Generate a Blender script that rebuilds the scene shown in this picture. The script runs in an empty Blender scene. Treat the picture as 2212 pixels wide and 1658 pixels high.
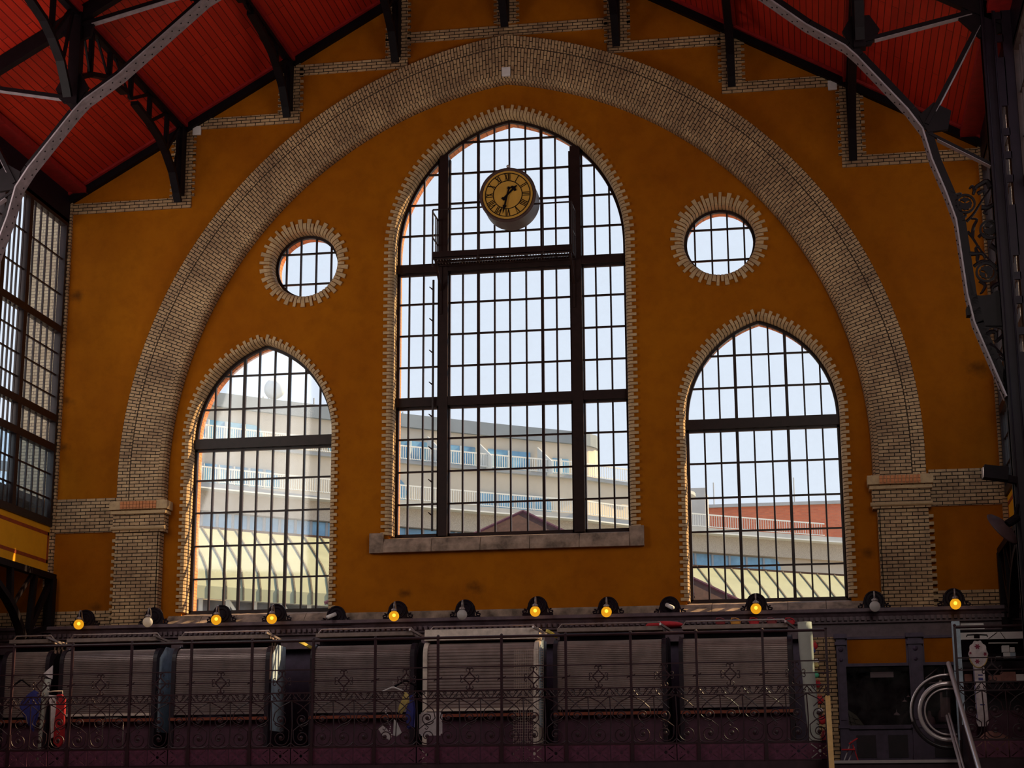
import bpy, bmesh, math, random
from mathutils import Vector, Matrix
from math import pi, sin, cos, sqrt, radians, atan2, tan
random.seed(7)
scn = bpy.context.scene
COL = scn.collection

# ---------------------------------------------------------------- camera
FPX, PITCH, YAW, ROLL = 3849.0, radians(13.62), radians(-9.37), radians(-0.27)
CAM = Vector((7.361, -44.0, 4.4))
_f = Vector((sin(YAW) * cos(PITCH), cos(YAW) * cos(PITCH), sin(PITCH)))
_r = Vector((cos(YAW), -sin(YAW), 0)); _u = _r.cross(_f)
_r2 = cos(ROLL) * _r + sin(ROLL) * _u; _u2 = cos(ROLL) * _u - sin(ROLL) * _r
cam_data = bpy.data.cameras.new('camera')
cam_data.sensor_width = 36.0; cam_data.lens = FPX / 2212 * 36.0
cam_data.clip_end = 2000
cam = bpy.data.objects.new('camera', cam_data); COL.objects.link(cam)
m3 = Matrix((_r2, _u2, -_f)).transposed()
cam.matrix_world = Matrix.Translation(CAM) @ m3.to_4x4()
scn.camera = cam

def ray(px, py): return _r2 * ((px - 1106) / FPX) - _u2 * ((py - 829) / FPX) + _f
def at(px, py, Y):                      # the point of the plane y = Y seen at a pixel (used to measure the hall)
    d = ray(px, py); return CAM + d * ((Y - CAM.y) / d.y)
def atx(px, py, X):
    d = ray(px, py); return CAM + d * ((X - CAM.x) / d.x)
def xz(px, py, Y):
    p = at(px, py, Y); return (p.x, p.z)

# ---------------------------------------------------------------- materials
def srgb(r, g, b):
    f = lambda c: (c / 255 / 12.92) if c / 255 <= 0.04045 else ((c / 255 + 0.055) / 1.055) ** 2.4
    return (f(r), f(g), f(b))
class NT:
    def __init__(s, name):
        s.m = bpy.data.materials.new(name); s.m.use_nodes = True
        s.t = s.m.node_tree; s.t.nodes.clear()
        s.out = s.n('ShaderNodeOutputMaterial')
    def n(s, typ, **kw):
        nd = s.t.nodes.new(typ)
        for k, v in kw.items():
            if k in nd.inputs: nd.inputs[k].default_value = v
            else: setattr(nd, k, v)
        return nd
    def l(s, a, b): s.t.links.new(a, b)
    def surf(s, sh): s.l(sh, s.out.inputs['Surface'])
def c4(c): return (c[0], c[1], c[2], 1)
def noise(n, scale, detail=4, rough=.6, vec=None, mscale=None):
    nz = n.n('ShaderNodeTexNoise', Scale=scale, Detail=detail, Roughness=rough)
    tc = n.n('ShaderNodeTexCoord')
    src = vec or tc.outputs['Object']
    if mscale:
        mp = n.n('ShaderNodeMapping'); mp.inputs['Scale'].default_value = mscale
        n.l(src, mp.inputs['Vector']); src = mp.outputs[0]
    n.l(src, nz.inputs['Vector'])
    return nz.outputs['Fac']
def ramp(n, fac, stops):
    r = n.n('ShaderNodeValToRGB'); e = r.color_ramp.elements
    e[0].position, e[0].color = stops[0][0], c4(stops[0][1]); e[1].position, e[1].color = stops[-1][0], c4(stops[-1][1])
    for p, c in stops[1:-1]:
        x = e.new(p); x.color = c4(c)
    n.l(fac, r.inputs[0]); return r.outputs[0]
def mixc(n, fac, a, b, mode='MIX'):
    m = n.n('ShaderNodeMix', data_type='RGBA', blend_type=mode)
    for sock, v in ((m.inputs[0], fac), (m.inputs[6], a), (m.inputs[7], b)):
        if isinstance(v, (int, float)): sock.default_value = v
        elif isinstance(v, tuple): sock.default_value = c4(v)
        else: n.l(v, sock)
    return m.outputs[2]
def bsdf(n, col, rough=.6, metal=0.0, spec=.3, bump=None, bstr=.3, bdist=.01):
    b = n.n('ShaderNodeBsdfPrincipled', Roughness=rough, Metallic=metal)
    b.inputs['Specular IOR Level'].default_value = spec
    if isinstance(col, tuple): b.inputs['Base Color'].default_value = c4(col)
    else: n.l(col, b.inputs['Base Color'])
    if bump is not None:
        bp = n.n('ShaderNodeBump', Strength=bstr, Distance=bdist)
        n.l(bump, bp.inputs['Height']); n.l(bp.outputs[0], b.inputs['Normal'])
    n.surf(b.outputs[0]); return b
def simple(name, col, rough=.5, metal=0., spec=.3, var=.25, sc=6.):
    n = NT(name); f = noise(n, sc, 5)
    c = ramp(n, f, [(.3, tuple(v * (1 - var) for v in col)), (.7, tuple(min(1, v * (1 + var)) for v in col))])
    bsdf(n, c, rough, metal, spec); return n.m
def m_plaster(name, a, b, stain, soot=()):
    n = NT(name)
    c = ramp(n, noise(n, .35, 6, .65), [(.3, a), (.7, b)])
    c = mixc(n, ramp(n, noise(n, 2.2, 8, .7), [(.45, (0, 0, 0)), (.85, (.45, .45, .45))]), c, stain)
    for sx, sz, sr in soot:                     # soot smudges beside the wall ties and above the lamps
        tc = n.n('ShaderNodeTexCoord'); mp = n.n('ShaderNodeMapping'); mp.inputs['Location'].default_value = (-sx / sr, 0, -sz / sr * 1.6); mp.inputs['Scale'].default_value = (1 / sr, 0, 1.6 / sr)
        n.l(tc.outputs['Object'], mp.inputs['Vector']); ln = n.n('ShaderNodeVectorMath', operation='LENGTH'); n.l(mp.outputs[0], ln.inputs[0])
        ad = n.n('ShaderNodeMath', operation='ADD'); n.l(ln.outputs['Value'], ad.inputs[0]); n.l(noise(n, 4., 4, .6), ad.inputs[1])
        c = mixc(n, ramp(n, ad.outputs[0], [(.35, (.85,) * 3), (1.5, (0, 0, 0))]), c, (.05, .016, .004))
    bsdf(n, c, .8, 0, .08, noise(n, 60, 4), .25, .004); return n.m
def brick_core(n, vec, pal, mortar, w=.26, h=.087, mo=.011, dirt=.75):
    bt = n.n('ShaderNodeTexBrick', Scale=1.0)
    bt.inputs['Brick Width'].default_value = w; bt.inputs['Row Height'].default_value = h
    bt.inputs['Mortar Size'].default_value = mo; bt.inputs['Mortar Smooth'].default_value = .3
    bt.inputs['Bias'].default_value = 0.0
    bt.inputs['Color1'].default_value = c4(pal[0]); bt.inputs['Color2'].default_value = c4(pal[1]); bt.inputs['Mortar'].default_value = c4(mortar)
    n.l(vec, bt.inputs['Vector'])
    c = mixc(n, ramp(n, noise(n, .9, 6, .7), [(.40, (0, 0, 0)), (.72, (dirt,) * 3)]), bt.outputs['Color'], pal[2])
    c = mixc(n, ramp(n, noise(n, 9, 5, .7), [(.45, (0, 0, 0)), (.8, (.5,) * 3)]), c, pal[2])
    c = mixc(n, bt.outputs['Fac'], c, mortar)
    inv = n.n('ShaderNodeMath', operation='SUBTRACT'); inv.inputs[0].default_value = 1.0; n.l(bt.outputs['Fac'], inv.inputs[1])
    return c, inv.outputs[0]
BRICK_PAL = ((.64, .41, .22), (.48, .29, .155), (.16, .082, .05)); MORTAR = (.022, .014, .010)
def m_brick_uv(name):
    n = NT(name); uv = n.n('ShaderNodeUVMap')
    c, h = brick_core(n, uv.outputs[0], BRICK_PAL, MORTAR)
    bsdf(n, c, .7, 0, .15, h, .8, .012); return n.m
def m_brick_wall(name, pal=BRICK_PAL, mortar=MORTAR, w=.27, h=.09, mo=.011, dirt=.75):
    n = NT(name); tc = n.n('ShaderNodeTexCoord'); sp = n.n('ShaderNodeSeparateXYZ'); n.l(tc.outputs['Object'], sp.inputs[0])
    ad = n.n('ShaderNodeMath', operation='ADD'); n.l(sp.outputs[0], ad.inputs[0]); n.l(sp.outputs[1], ad.inputs[1])
    cb = n.n('ShaderNodeCombineXYZ'); n.l(ad.outputs[0], cb.inputs[0]); n.l(sp.outputs[2], cb.inputs[1])
    c, hh = brick_core(n, cb.outputs[0], pal, mortar, w, h, mo, dirt)
    bsdf(n, c, .7, 0, .15, hh, .8, .012); return n.m
def m_island(name, a, b, d, rough=.65):
    n = NT(name); g = n.n('ShaderNodeNewGeometry')
    c = ramp(n, g.outputs['Random Per Island'], [(0, a), (1, b)])
    c = mixc(n, ramp(n, noise(n, 7, 5, .7), [(.45, (0, 0, 0)), (.8, (.7,) * 3)]), c, d)
    bsdf(n, c, rough, 0, .3); return n.m
def m_boards(name):
    n = NT(name); tc = n.n('ShaderNodeTexCoord'); sp = n.n('ShaderNodeSeparateXYZ'); n.l(tc.outputs['Object'], sp.inputs[0])
    mu = n.n('ShaderNodeMath', operation='MULTIPLY'); n.l(sp.outputs[0], mu.inputs[0]); mu.inputs[1].default_value = 1.154
    cb = n.n('ShaderNodeCombineXYZ'); n.l(sp.outputs[1], cb.inputs[0]); n.l(mu.outputs[0], cb.inputs[1])
    bt = n.n('ShaderNodeTexBrick', Scale=1.0)
    for k, v in (('Brick Width', 5.3), ('Row Height', .17), ('Mortar Size', .011), ('Mortar Smooth', .2), ('Bias', 0.)): bt.inputs[k].default_value = v
    bt.inputs['Color1'].default_value = c4((.50, .020, .007)); bt.inputs['Color2'].default_value = c4((.38, .013, .005)); bt.inputs['Mortar'].default_value = c4((.06, .003, .002))
    n.l(cb.outputs[0], bt.inputs['Vector'])
    c = mixc(n, ramp(n, noise(n, 1.2, 6, .7), [(.4, (0, 0, 0)), (.8, (.5,) * 3)]), bt.outputs['Color'], (.26, .010, .005))
    bsdf(n, c, .55, 0, .3, bt.outputs['Fac'], -.6, .015); return n.m
def m_glass(name, tint=(.985, .99, 1.0), dirt=.035, gloss=.05, dcol=(.85, .86, .84), dscale=1.6):
    n = NT(name)
    tr = n.n('ShaderNodeBsdfTransparent', Color=c4(tint)); gl = n.n('ShaderNodeBsdfGlossy', Roughness=.05)
    df = n.n('ShaderNodeBsdfDiffuse', Color=c4(dcol))
    m1 = n.n('ShaderNodeMixShader', Fac=gloss); n.l(tr.outputs[0], m1.inputs[1]); n.l(gl.outputs[0], m1.inputs[2])
    m2 = n.n('ShaderNodeMixShader')
    n.l(ramp(n, noise(n, dscale, 8, .75), [(.42, (0, 0, 0)), (.85, (dirt,) * 3)]), m2.inputs[0])
    n.l(m1.outputs[0], m2.inputs[1]); n.l(df.outputs[0], m2.inputs[2]); n.surf(m2.outputs[0]); return n.m
def m_emit(name, col, s):
    n = NT(name); e = n.n('ShaderNodeEmission', Color=c4(col), Strength=s); n.surf(e.outputs[0]); return n.m
def m_globe_lit(name):
    n = NT(name); e = n.n('ShaderNodeEmission', Color=c4((1., .42, .015)), Strength=.85); t = n.n('ShaderNodeBsdfTransparent', Color=(1, .9, .6, 1))
    mx = n.n('ShaderNodeMixShader', Fac=.72); n.l(t.outputs[0], mx.inputs[1]); n.l(e.outputs[0], mx.inputs[2]); n.surf(mx.outputs[0]); return n.m

def m_opal(name):
    n = NT(name); d = n.n('ShaderNodeBsdfPrincipled', Roughness=.25); d.inputs['Base Color'].default_value = (.72, .66, .66, 1); t = n.n('ShaderNodeBsdfTranslucent', Color=(.85, .80, .76, 1))
    mx = n.n('ShaderNodeMixShader', Fac=.6); n.l(d.outputs[0], mx.inputs[1]); n.l(t.outputs[0], mx.inputs[2]); n.surf(mx.outputs[0]); return n.m

M = dict(
    plaster=m_plaster('ochre_plaster', (.285, .074, .0018), (.39, .116, .0026), (.11, .024, .0014), ((-11.9, 18.2, .7), (-12., 15.25, .6), (-12., 14.0, .5), (11.8, 15.1, .8), (-10.9, 9.7, .5), (-.9, 10., .6), (8.9, 10.6, .5), (-2.7, 9.9, .4))),
    fascia=m_plaster('yellow_painted_panel', (.74, .30, .012), (.80, .34, .015), (.5, .2, .01)),
    stripe=simple('red_brown_paint', (.30, .045, .008), .7),
    brick_uv=m_brick_uv('arch_brickwork'), brick=m_brick_wall('yellow_brickwork'),
    pale_brick=m_brick_wall('pale_outside_brickwork', ((.62, .50, .33), (.5, .38, .25), (.4, .3, .2)), (.25, .2, .15)),
    red_brick=m_brick_wall('red_outside_brickwork', ((.62, .19, .10), (.5, .14, .08), (.45, .16, .1)), (.42, .2, .14), .5, .16, .02, .4),
    tooth=m_island('glazed_surround_brick', (.58, .38, .20), (.44, .28, .145), (.26, .15, .08)),
    orange_brick=m_brick_wall('orange_reveal_brick', ((.70, .27, .11), (.6, .21, .08), (.5, .18, .08)), (.35, .12, .06), .27, .085, .008, .3),
    mortar=simple('dark_mortar', (.07, .04, .025), .9),
    stone=simple('weathered_sill_stone', (.27, .18, .135), .8, var=.6, sc=3.),
    iron=simple('black_painted_iron', (.006, .0025, .004), .55, 0, .12),
    iron_purple=simple('dark_purple_iron', (.009, .0035, .008), .5, 0, .12),
    rail_iron=simple('plum_brown_wrought_iron', (.034, .010, .016), .5, 0, .4),
    plate_iron=simple('plum_base_plates', (.115, .030, .062), .55, 0, .3, .35, 9),
    flange=simple('grey_riveted_steel', (.20, .150, .170), .5, 0, .4),
    winframe=simple('brown_black_window_iron', (.022, .009, .008), .45, 0, .25),
    boards=m_boards('red_ceiling_boards'), redtrim=simple('dark_red_trim', (.28, .012, .012), .5),
    glass=m_glass('old_window_glass'), frosted=m_glass('dull_clerestory_glass', (.80, .90, .97), .35, .05, (.55, .65, .72), .5),
    shop_glass=m_glass('dark_shop_glass', (.75, .7, .72), .05, .05),
    shutter=simple('aluminium_shutter', (.30, .215, .20), .42, .35, .5, .2, 3), shutter_b=simple('greyish_bronze_shutter', (.235, .17, .165), .42, .35, .5, .2, 3),
    cream=simple('cream_painted_metal', (.62, .49, .42), .5), dark=simple('black_purple_panel', (.020, .010, .016), .5),
    counter=simple('plum_counter_panel', (.085, .030, .050), .6), wood=simple('red_brown_wood', (.24, .055, .03), .5),
    paleblue=simple('pale_blue_grey_panel', (.42, .50, .60), .5), traym=simple('brown_grey_awning_tray', (.24, .17, .15), .5),
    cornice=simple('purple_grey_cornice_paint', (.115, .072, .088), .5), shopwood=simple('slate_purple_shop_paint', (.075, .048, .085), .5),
    brass=simple('gold_handrail_metal', (.80, .50, .17), .35, .35, .5, .1), chrome=simple('polished_steel', (.74, .64, .66), .28, .45, .5, .05),
    rubber=simple('black_rubber', (.02, .014, .018), .35, 0, .5),
    white=simple('white_plastic', (.75, .68, .68), .5, var=.08), opal=m_opal('opal_white_glass'),
    globe_lit=m_globe_lit('glowing_amber_globe'), bulb=m_emit('bulb_filament', (1., .62, .10), 5.),
    dial=simple('amber_clock_dial', (.62, .32, .055), .5, var=.12, sc=3), clockcase=simple('bronze_clock_case', (.085, .045, .04), .5, 0, .2),
    black=simple('black_enamel', (.008, .005, .007), .6, 0, .06), lampmetal=simple('dull_lamp_metal', (.33, .26, .25), .4, .5),
    floor=simple('gallery_floor_tile', (.05, .025, .035), .5), ground=simple('hall_floor_tile', (.22, .17, .14), .5),
    red=simple('red_cloth', (.48, .022, .03), .7), blue=simple('blue_plastic_cloth', (.05, .05, .23), .4), yellow=simple('yellow_cloth', (.62, .46, .16), .7),
    orange=simple('orange_leather', (.62, .26, .04), .4), maroon=simple('maroon_leather', (.22, .025, .03), .35), green=simple('green_cloth', (.10, .42, .24), .6),
    whitecloth=simple('white_embroidered_cloth', (.72, .60, .62), .8), canvas=simple('pale_canvas', (.40, .38, .34), .7, var=.15, sc=2.),
    beige=simple('beige_stucco', (.60, .53, .43), .9, var=.10, sc=.3), slab=simple('grey_zinc', (.38, .40, .42), .6, var=.12, sc=.4),
    ribbed=simple('ribbed_concrete', (.47, .40, .32), .8, var=.25, sc=14.), hglass=simple('blue_hotel_glass', (.16, .34, .50), .12, 0, .6, .35, .5),
    hwhite=simple('white_balcony_metal', (.66, .68, .67), .6, var=.05), canopy=simple('pale_green_canopy_metal', (.25, .27, .19), .55, var=.10, sc=.5),
    seam=simple('dark_seam', (.12, .10, .07), .7), tile=simple('brown_roof_tile', (.055, .026, .020), .8, var=.35, sc=5), greyglass=simple('dusty_grey_glazing', (.13, .14, .16), .3, var=.5, sc=.8),
    card=simple('brown_cardboard', (.30, .13, .11), .8), sack=simple('brown_sack', (.20, .085, .07), .9), paper=simple('yellow_paint', (.8, .6, .12), .5),
    crest=simple('wine_embroidery', (.28, .04, .08), .8), goldthread=simple('gold_trim', (.6, .40, .13), .7),
    zinc=simple('blue_grey_zinc', (.20, .24, .28), .6, var=.12, sc=.4), dish=simple('smoky_dark_reflector', (.055, .030, .034), .5, 0, .15),
    mesh_wire=simple('cream_wire', (.42, .30, .24), .5), street=simple('grey_street', (.3, .3, .3), .9),
)

# ---------------------------------------------------------------- geometry helpers
class MB:
    def __init__(s): s.b = bmesh.new(); s.uv = None
    def poly(s, pts):
        return s.b.faces.new([s.b.verts.new(p) for p in pts])
    def box(s, x0, x1, y0, y1, z0, z1):
        v = [s.b.verts.new(p) for p in ((x0, y0, z0), (x1, y0, z0), (x1, y1, z0), (x0, y1, z0), (x0, y0, z1), (x1, y0, z1), (x1, y1, z1), (x0, y1, z1))]
        for q in ((3, 2, 1, 0), (4, 5, 6, 7), (0, 1, 5, 4), (1, 2, 6, 5), (2, 3, 7, 6), (3, 0, 4, 7)): s.b.faces.new([v[i] for i in q])
        return s
    def bar(s, p, q, w, h, up=Vector((0, 0, 1))):        # rectangular bar from p to q: w across, h along up
        p, q = Vector(p), Vector(q); d = (q - p).normalized(); up = Vector(up)
        if abs(d.dot(up)) > .98: up = Vector((0, 1, 0))
        a = d.cross(up).normalized(); c = a.cross(d).normalized()
        v = [s.b.verts.new(e + a * (i * w / 2) + c * (j * h / 2)) for e in (p, q) for i, j in ((-1, -1), (1, -1), (1, 1), (-1, 1))]
        for f in ((3, 2, 1, 0), (4, 5, 6, 7), (0, 1, 5, 4), (1, 2, 6, 5), (2, 3, 7, 6), (3, 0, 4, 7)): s.b.faces.new([v[i] for i in f])
        return s
    def tube(s, pts, r, n=6, closed=False):
        pts = [Vector(p) for p in pts]; N = len(pts); rings = []
        rr = r if isinstance(r, (list, tuple)) else [r] * N
        prev = None
        for i in range(N):
            if closed: d = pts[(i + 1) % N] - pts[i - 1]
            else: d = pts[min(i + 1, N - 1)] - pts[max(i - 1, 0)]
            d.normalize()
            if prev is None: a = d.orthogonal().normalized()
            else:
                a = prev - d * prev.dot(d)
                a = a.normalized() if a.length > 1e-6 else d.orthogonal().normalized()
            prev = a; c = d.cross(a)
            rings.append([s.b.verts.new(pts[i] + (a * cos(2 * pi * k / n) + c * sin(2 * pi * k / n)) * rr[i]) for k in range(n)])
        for i in range(N if closed else N - 1):
            A, B = rings[i], rings[(i + 1) % N]
            for k in range(n): s.b.faces.new((A[k], A[(k + 1) % n], B[(k + 1) % n], B[k]))
        if not closed:
            s.b.faces.new(rings[0][::-1]); s.b.faces.new(rings[-1])
        return s
    def cyl(s, p, q, r, n=16, r2=None):
        return s.tube([p, q], [r, r if r2 is None else r2], n)
    def lathe(s, prof, c, axis='Z', n=24):             # prof (r, h) about an axis through c
        c = Vector(c); rings = []
        for r, h in prof:
            ring = []
            for k in range(n):
                t = 2 * pi * k / n; a, b = r * cos(t), r * sin(t)
                ring.append(s.b.verts.new(c + (Vector((a, b, h)) if axis == 'Z' else Vector((a, -h, b)))))
            rings.append(ring)
        for A, B in zip(rings, rings[1:]):
            for k in range(n): s.b.faces.new((A[k], A[(k + 1) % n], B[(k + 1) % n], B[k]))
        s.b.faces.new(rings[0][::-1]); s.b.faces.new(rings[-1]); return s
    def sphere(s, c, r, n=16, sc=(1, 1, 1)):
        mat = Matrix.Translation(Vector(c)) @ Matrix.Diagonal((sc[0], sc[1], sc[2], 1))
        bmesh.ops.create_uvsphere(s.b, u_segments=n, v_segments=max(6, n // 2), radius=r, matrix=mat); return s
    def plate(s, outline, y0, y1, holes=()):            # XZ outline (with holes) extruded between y0 and y1
        es = []
        for loop in (outline,) + tuple(holes):
            vs = [s.b.verts.new((x, y0, z)) for x, z in loop]
            es += [s.b.edges.new((vs[i], vs[(i + 1) % len(vs)])) for i in range(len(vs))]
        r = bmesh.ops.triangle_fill(s.b, use_beauty=True, use_dissolve=False, edges=es)
        fs = [g for g in r['geom'] if isinstance(g, bmesh.types.BMFace)]
        e = bmesh.ops.extrude_face_region(s.b, geom=fs)
        for g in e['geom']:
            if isinstance(g, bmesh.types.BMVert): g.co.y = y1
        return s
    def platex(s, outline, x0, x1):                     # YZ outline extruded along X
        A = [s.b.verts.new((x0, y, z)) for y, z in outline]; B = [s.b.verts.new((x1, y, z)) for y, z in outline]; n = len(A)
        s.b.faces.new(A); s.b.faces.new(B[::-1])
        for i in range(n): s.b.faces.new((A[i], B[i], B[(i + 1) % n], A[(i + 1) % n]))
        return s
    def sweep(s, prof, x0, x1):                         # open YZ polyline extruded along X
        A = [s.b.verts.new((x0, y, z)) for y, z in prof]; B = [s.b.verts.new((x1, y, z)) for y, z in prof]
        for i in range(len(A) - 1): s.b.faces.new((A[i], B[i], B[i + 1], A[i + 1]))
        return s
    def build(s, name, mat, parent=None, smooth=False, recalc=True):
        if recalc: bmesh.ops.recalc_face_normals(s.b, faces=s.b.faces)
        if parent is not None:                          # children keep world places: shift into the parent's frame
            bmesh.ops.transform(s.b, matrix=parent_world(parent).inverted(), verts=s.b.verts)
        me = bpy.data.meshes.new(name); s.b.to_mesh(me); s.b.free()
        me.materials.append(M[mat])
        if smooth:
            for p in me.polygons: p.use_smooth = True
        o = bpy.data.objects.new(name, me); COL.objects.link(o)
        if parent is not None: o.parent = parent
        return o
def rebase(o):                                          # origin of a one-mesh thing to its base
    vs = o.data.vertices
    if not len(vs): return
    lo = Vector([min(v.co[i] for v in vs) for i in range(3)]); hi = Vector([max(v.co[i] for v in vs) for i in range(3)])
    d = Vector(((lo.x + hi.x) / 2, (lo.y + hi.y) / 2, lo.z))
    o.data.transform(Matrix.Translation(-d)); o.location = o.location + d
def parent_world(p):
    m = p.matrix_basis.copy()
    while p.parent is not None:
        p = p.parent; m = p.matrix_basis @ m
    return m
def tag(o, label=None, cat=None, group=None, kind=None):
    if label: o['label'] = label
    if cat: o['category'] = cat
    if group: o['group'] = group
    if kind: o['kind'] = kind
    return o
def thing(name, loc, label, cat, group=None, kind=None):
    o = bpy.data.objects.new(name, None); COL.objects.link(o); o.location = loc; o.empty_display_size = .2
    return tag(o, label, cat, group, kind)
def copy_thing(src, loc, label=None, group=None):
    r = src.copy(); COL.objects.link(r); r.location = loc
    if label: r['label'] = label
    if group: r['group'] = group
    for ch in src.children:
        c = ch.copy(); COL.objects.link(c); c.parent = r
        for g in ch.children:
            d = g.copy(); COL.objects.link(d); d.parent = c
    return r
def copy_part(src, parent, off):
    c = src.copy(); COL.objects.link(c); c.parent = parent; c.location = src.location + Vector(off)
    return c
_tn = [0]
def trim(mb, mat, label, cat='trim', smooth=False, recalc=True, name=None):
    if name is None:
        _tn[0] += 1; name = 'trim_%d' % _tn[0]
    return tag(mb.build(name, mat, None, smooth, recalc), label, cat, kind='structure')

# ---------------------------------------------------------------- main dimensions
YT, YF, YB = .05, .5, 1.0           # plaster face inside the arch, window frames, outer face of the end wall
WX = 12.35                         # half width of the nave
GZ = 5.5                           # gallery floor
YTR = -7.4                         # first roof truss
def roofz(x): return 21.15 + (12.1 - abs(x)) * .575
K = .9922
def kx(x): return 7.361 + (x - 7.361) * K
def kz(z): return 4.4 + (z - 4.4) * K

class Arch:                        # a pointed arch: straight jambs below z0, two circular arcs above
    def __init__(s, cx, z0, c, R, zb): s.cx, s.z0, s.c, s.R, s.zb = cx, z0, c, R, zb; s.a = R - c
    def off(s, d): return Arch(s.cx, s.z0, s.c, s.R + d, s.zb)
    def apex(s): return s.z0 + sqrt(s.R ** 2 - s.c ** 2)
    def path(s, n=22, zb=None):    # open path, bottom left over the apex to bottom right
        zb = s.zb if zb is None else zb
        t1 = math.acos(s.c / s.R); L, Rr = [], []
        for i in range(n + 1):
            t = t1 * i / n; x = s.R * cos(t) - s.c; z = s.z0 + s.R * sin(t)
            L.append((s.cx - x, z)); Rr.append((s.cx + x, z))
        return [(s.cx - s.a, zb)] + L + Rr[::-1][1:] + [(s.cx + s.a, zb)]
    def top(s, x):                 # height of the opening at x
        d = abs(x - s.cx)
        return s.z0 + sqrt(max(s.R ** 2 - (d + s.c) ** 2, 0)) if d < s.a else s.z0
    def half(s, z):                # half width at z
        return s.a if z <= s.z0 else max(sqrt(max(s.R ** 2 - (z - s.z0) ** 2, 0)) - s.c, 0)
class Round:
    def __init__(s, cx, cz, r): s.cx, s.cz, s.r = cx, cz, r; s.zb = cz - r
    def off(s, d): return Round(s.cx, s.cz, s.r + d)
    def path(s, n=22, zb=None): return [(s.cx - s.r * cos(2 * pi * i / 48), s.cz + s.r * sin(2 * pi * i / 48)) for i in range(48)]
    def top(s, x): return s.cz + sqrt(max(s.r ** 2 - (x - s.cx) ** 2, 0))
    def bot(s, x): return s.cz - sqrt(max(s.r ** 2 - (x - s.cx) ** 2, 0))
    def half(s, z): return sqrt(max(s.r ** 2 - (z - s.cz) ** 2, 0))

WIN_L = Arch(-6.61, 14.13, .734, 2.64, kz(9.58)); WIN_R = Arch(6.43, 14.15, .724, 2.65, kz(9.56)); WIN_C = Arch(.008, 18.98, .655, 3.72, kz(11.43))
OC_L = Round(kx(-5.63), kz(18.90), .90); OC_R = Round(kx(5.505), kz(18.93), .93)
BIG_O = Arch(0, 13.0, 1.53, 11.88, 12.45); BIG_I = Arch(0, 13.0, 1.53, 10.61, 12.45); BIG_J = Arch(0, 13.0, 1.53, 11.55, 12.45)

# ---------------------------------------------------------------- end wall
mb = MB()
gable = [(-18.5, 0), (18.5, 0), (18.5, 12.6), (WX, 12.6), (WX, 21.0), (0, 28.3), (-WX, 21.0), (-WX, 12.6), (-18.5, 12.6)]
big = BIG_O.off(-.6).path(26, 9.0)   # hole hidden behind the brick ring
mb.plate(gable, 0, .45, [big])
wb = tag(mb.build('wall_back', 'plaster'), 'ochre plastered gable wall around the big brick arch', 'wall', kind='structure')
mb = MB()
opens = [w.path() for w in (WIN_L, WIN_R, WIN_C)] + [w.path() for w in (OC_L, OC_R)]
mb.plate(BIG_O.off(-.3).path(26, 0.0), YT, YF + .06, [w.off(.07).path(22, w.zb - .3) for w in (WIN_L, WIN_C, WIN_R, OC_L, OC_R)])
wi = tag(mb.build('wall_back_inner', 'plaster'), 'ochre plaster field with five windows inside the big brick arch', 'wall', kind='structure')
mb = MB()
mb.plate([(-18.5, 0), (18.5, 0), (18.5, 12.6), (WX, 12.6), (WX, 21.0), (0, 28.3), (-WX, 21.0), (-WX, 12.6), (-18.5, 12.6)], YF + .06, YB, opens)
tag(mb.build('wall_back_outer', 'orange_brick'), 'orange brick outer face of the end wall with sunlit window reveals', 'wall', kind='structure')

# brick arch ring (UV: u across the ring, v along it)
def ring_mesh(A, B, y, mb, uvl, n=60, back=None):
    pa, pb = A.path(n), B.path(n)
    acc = 0
    for i in range(len(pa) - 1):
        mid0 = ((pa[i][0] + pb[i][0]) / 2, (pa[i][1] + pb[i][1]) / 2); mid1 = ((pa[i + 1][0] + pb[i + 1][0]) / 2, (pa[i + 1][1] + pb[i + 1][1]) / 2)
        d = math.hypot(mid1[0] - mid0[0], mid1[1] - mid0[1])
        wdt = math.hypot(pa[i][0] - pb[i][0], pa[i][1] - pb[i][1])
        ya, yb = (y, y) if back is None else (y, back)
        f = mb.poly([(pa[i][0], ya, pa[i][1]), (pb[i][0], yb, pb[i][1]), (pb[i + 1][0], yb, pb[i + 1][1]), (pa[i + 1][0], ya, pa[i + 1][1])])
        if back is not None: wdt = math.hypot(wdt, back - y)
        for lp, u in zip(f.loops, ((0, acc), (wdt, acc), (wdt, acc + d), (0, acc + d))): lp[uvl].uv = u
        acc += d
mb = MB(); uvl = mb.b.loops.layers.uv.new('UVMap')
ring_mesh(BIG_O, BIG_J.off(.012), -.30, mb, uvl)
ring_mesh(BIG_J.off(-.012), BIG_I.off(.16), -.30, mb, uvl)
for k, (r0, y0, r1, y1) in enumerate(((.16, -.30, .06, -.265), (.06, -.265, .01, -.19), (.01, -.19, 0, -.10), (0, -.10, -.001, YT + .04))):
    ring_mesh(BIG_I.off(r0), BIG_I.off(r1), y0, mb, uvl, 60, y1)
ring_mesh(BIG_O, BIG_O.off(-.001), -.30, mb, uvl, 60, .02)
trim(mb, 'brick_uv', 'great pointed arch of radiating yellow bricks with rounded inner edge', 'arch', recalc=False)
mb = MB(); pj = BIG_J.off(.02).path(60); pk = BIG_J.off(-.02).path(60)
for i in range(len(pj) - 1): mb.poly([(pj[i][0], -.285, pj[i][1]), (pk[i][0], -.285, pk[i][1]), (pk[i + 1][0], -.285, pk[i + 1][1]), (pj[i + 1][0], -.285, pj[i + 1][1])])
trim(mb, 'mortar', 'dark joint line running round the great brick arch', 'joint')

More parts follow.
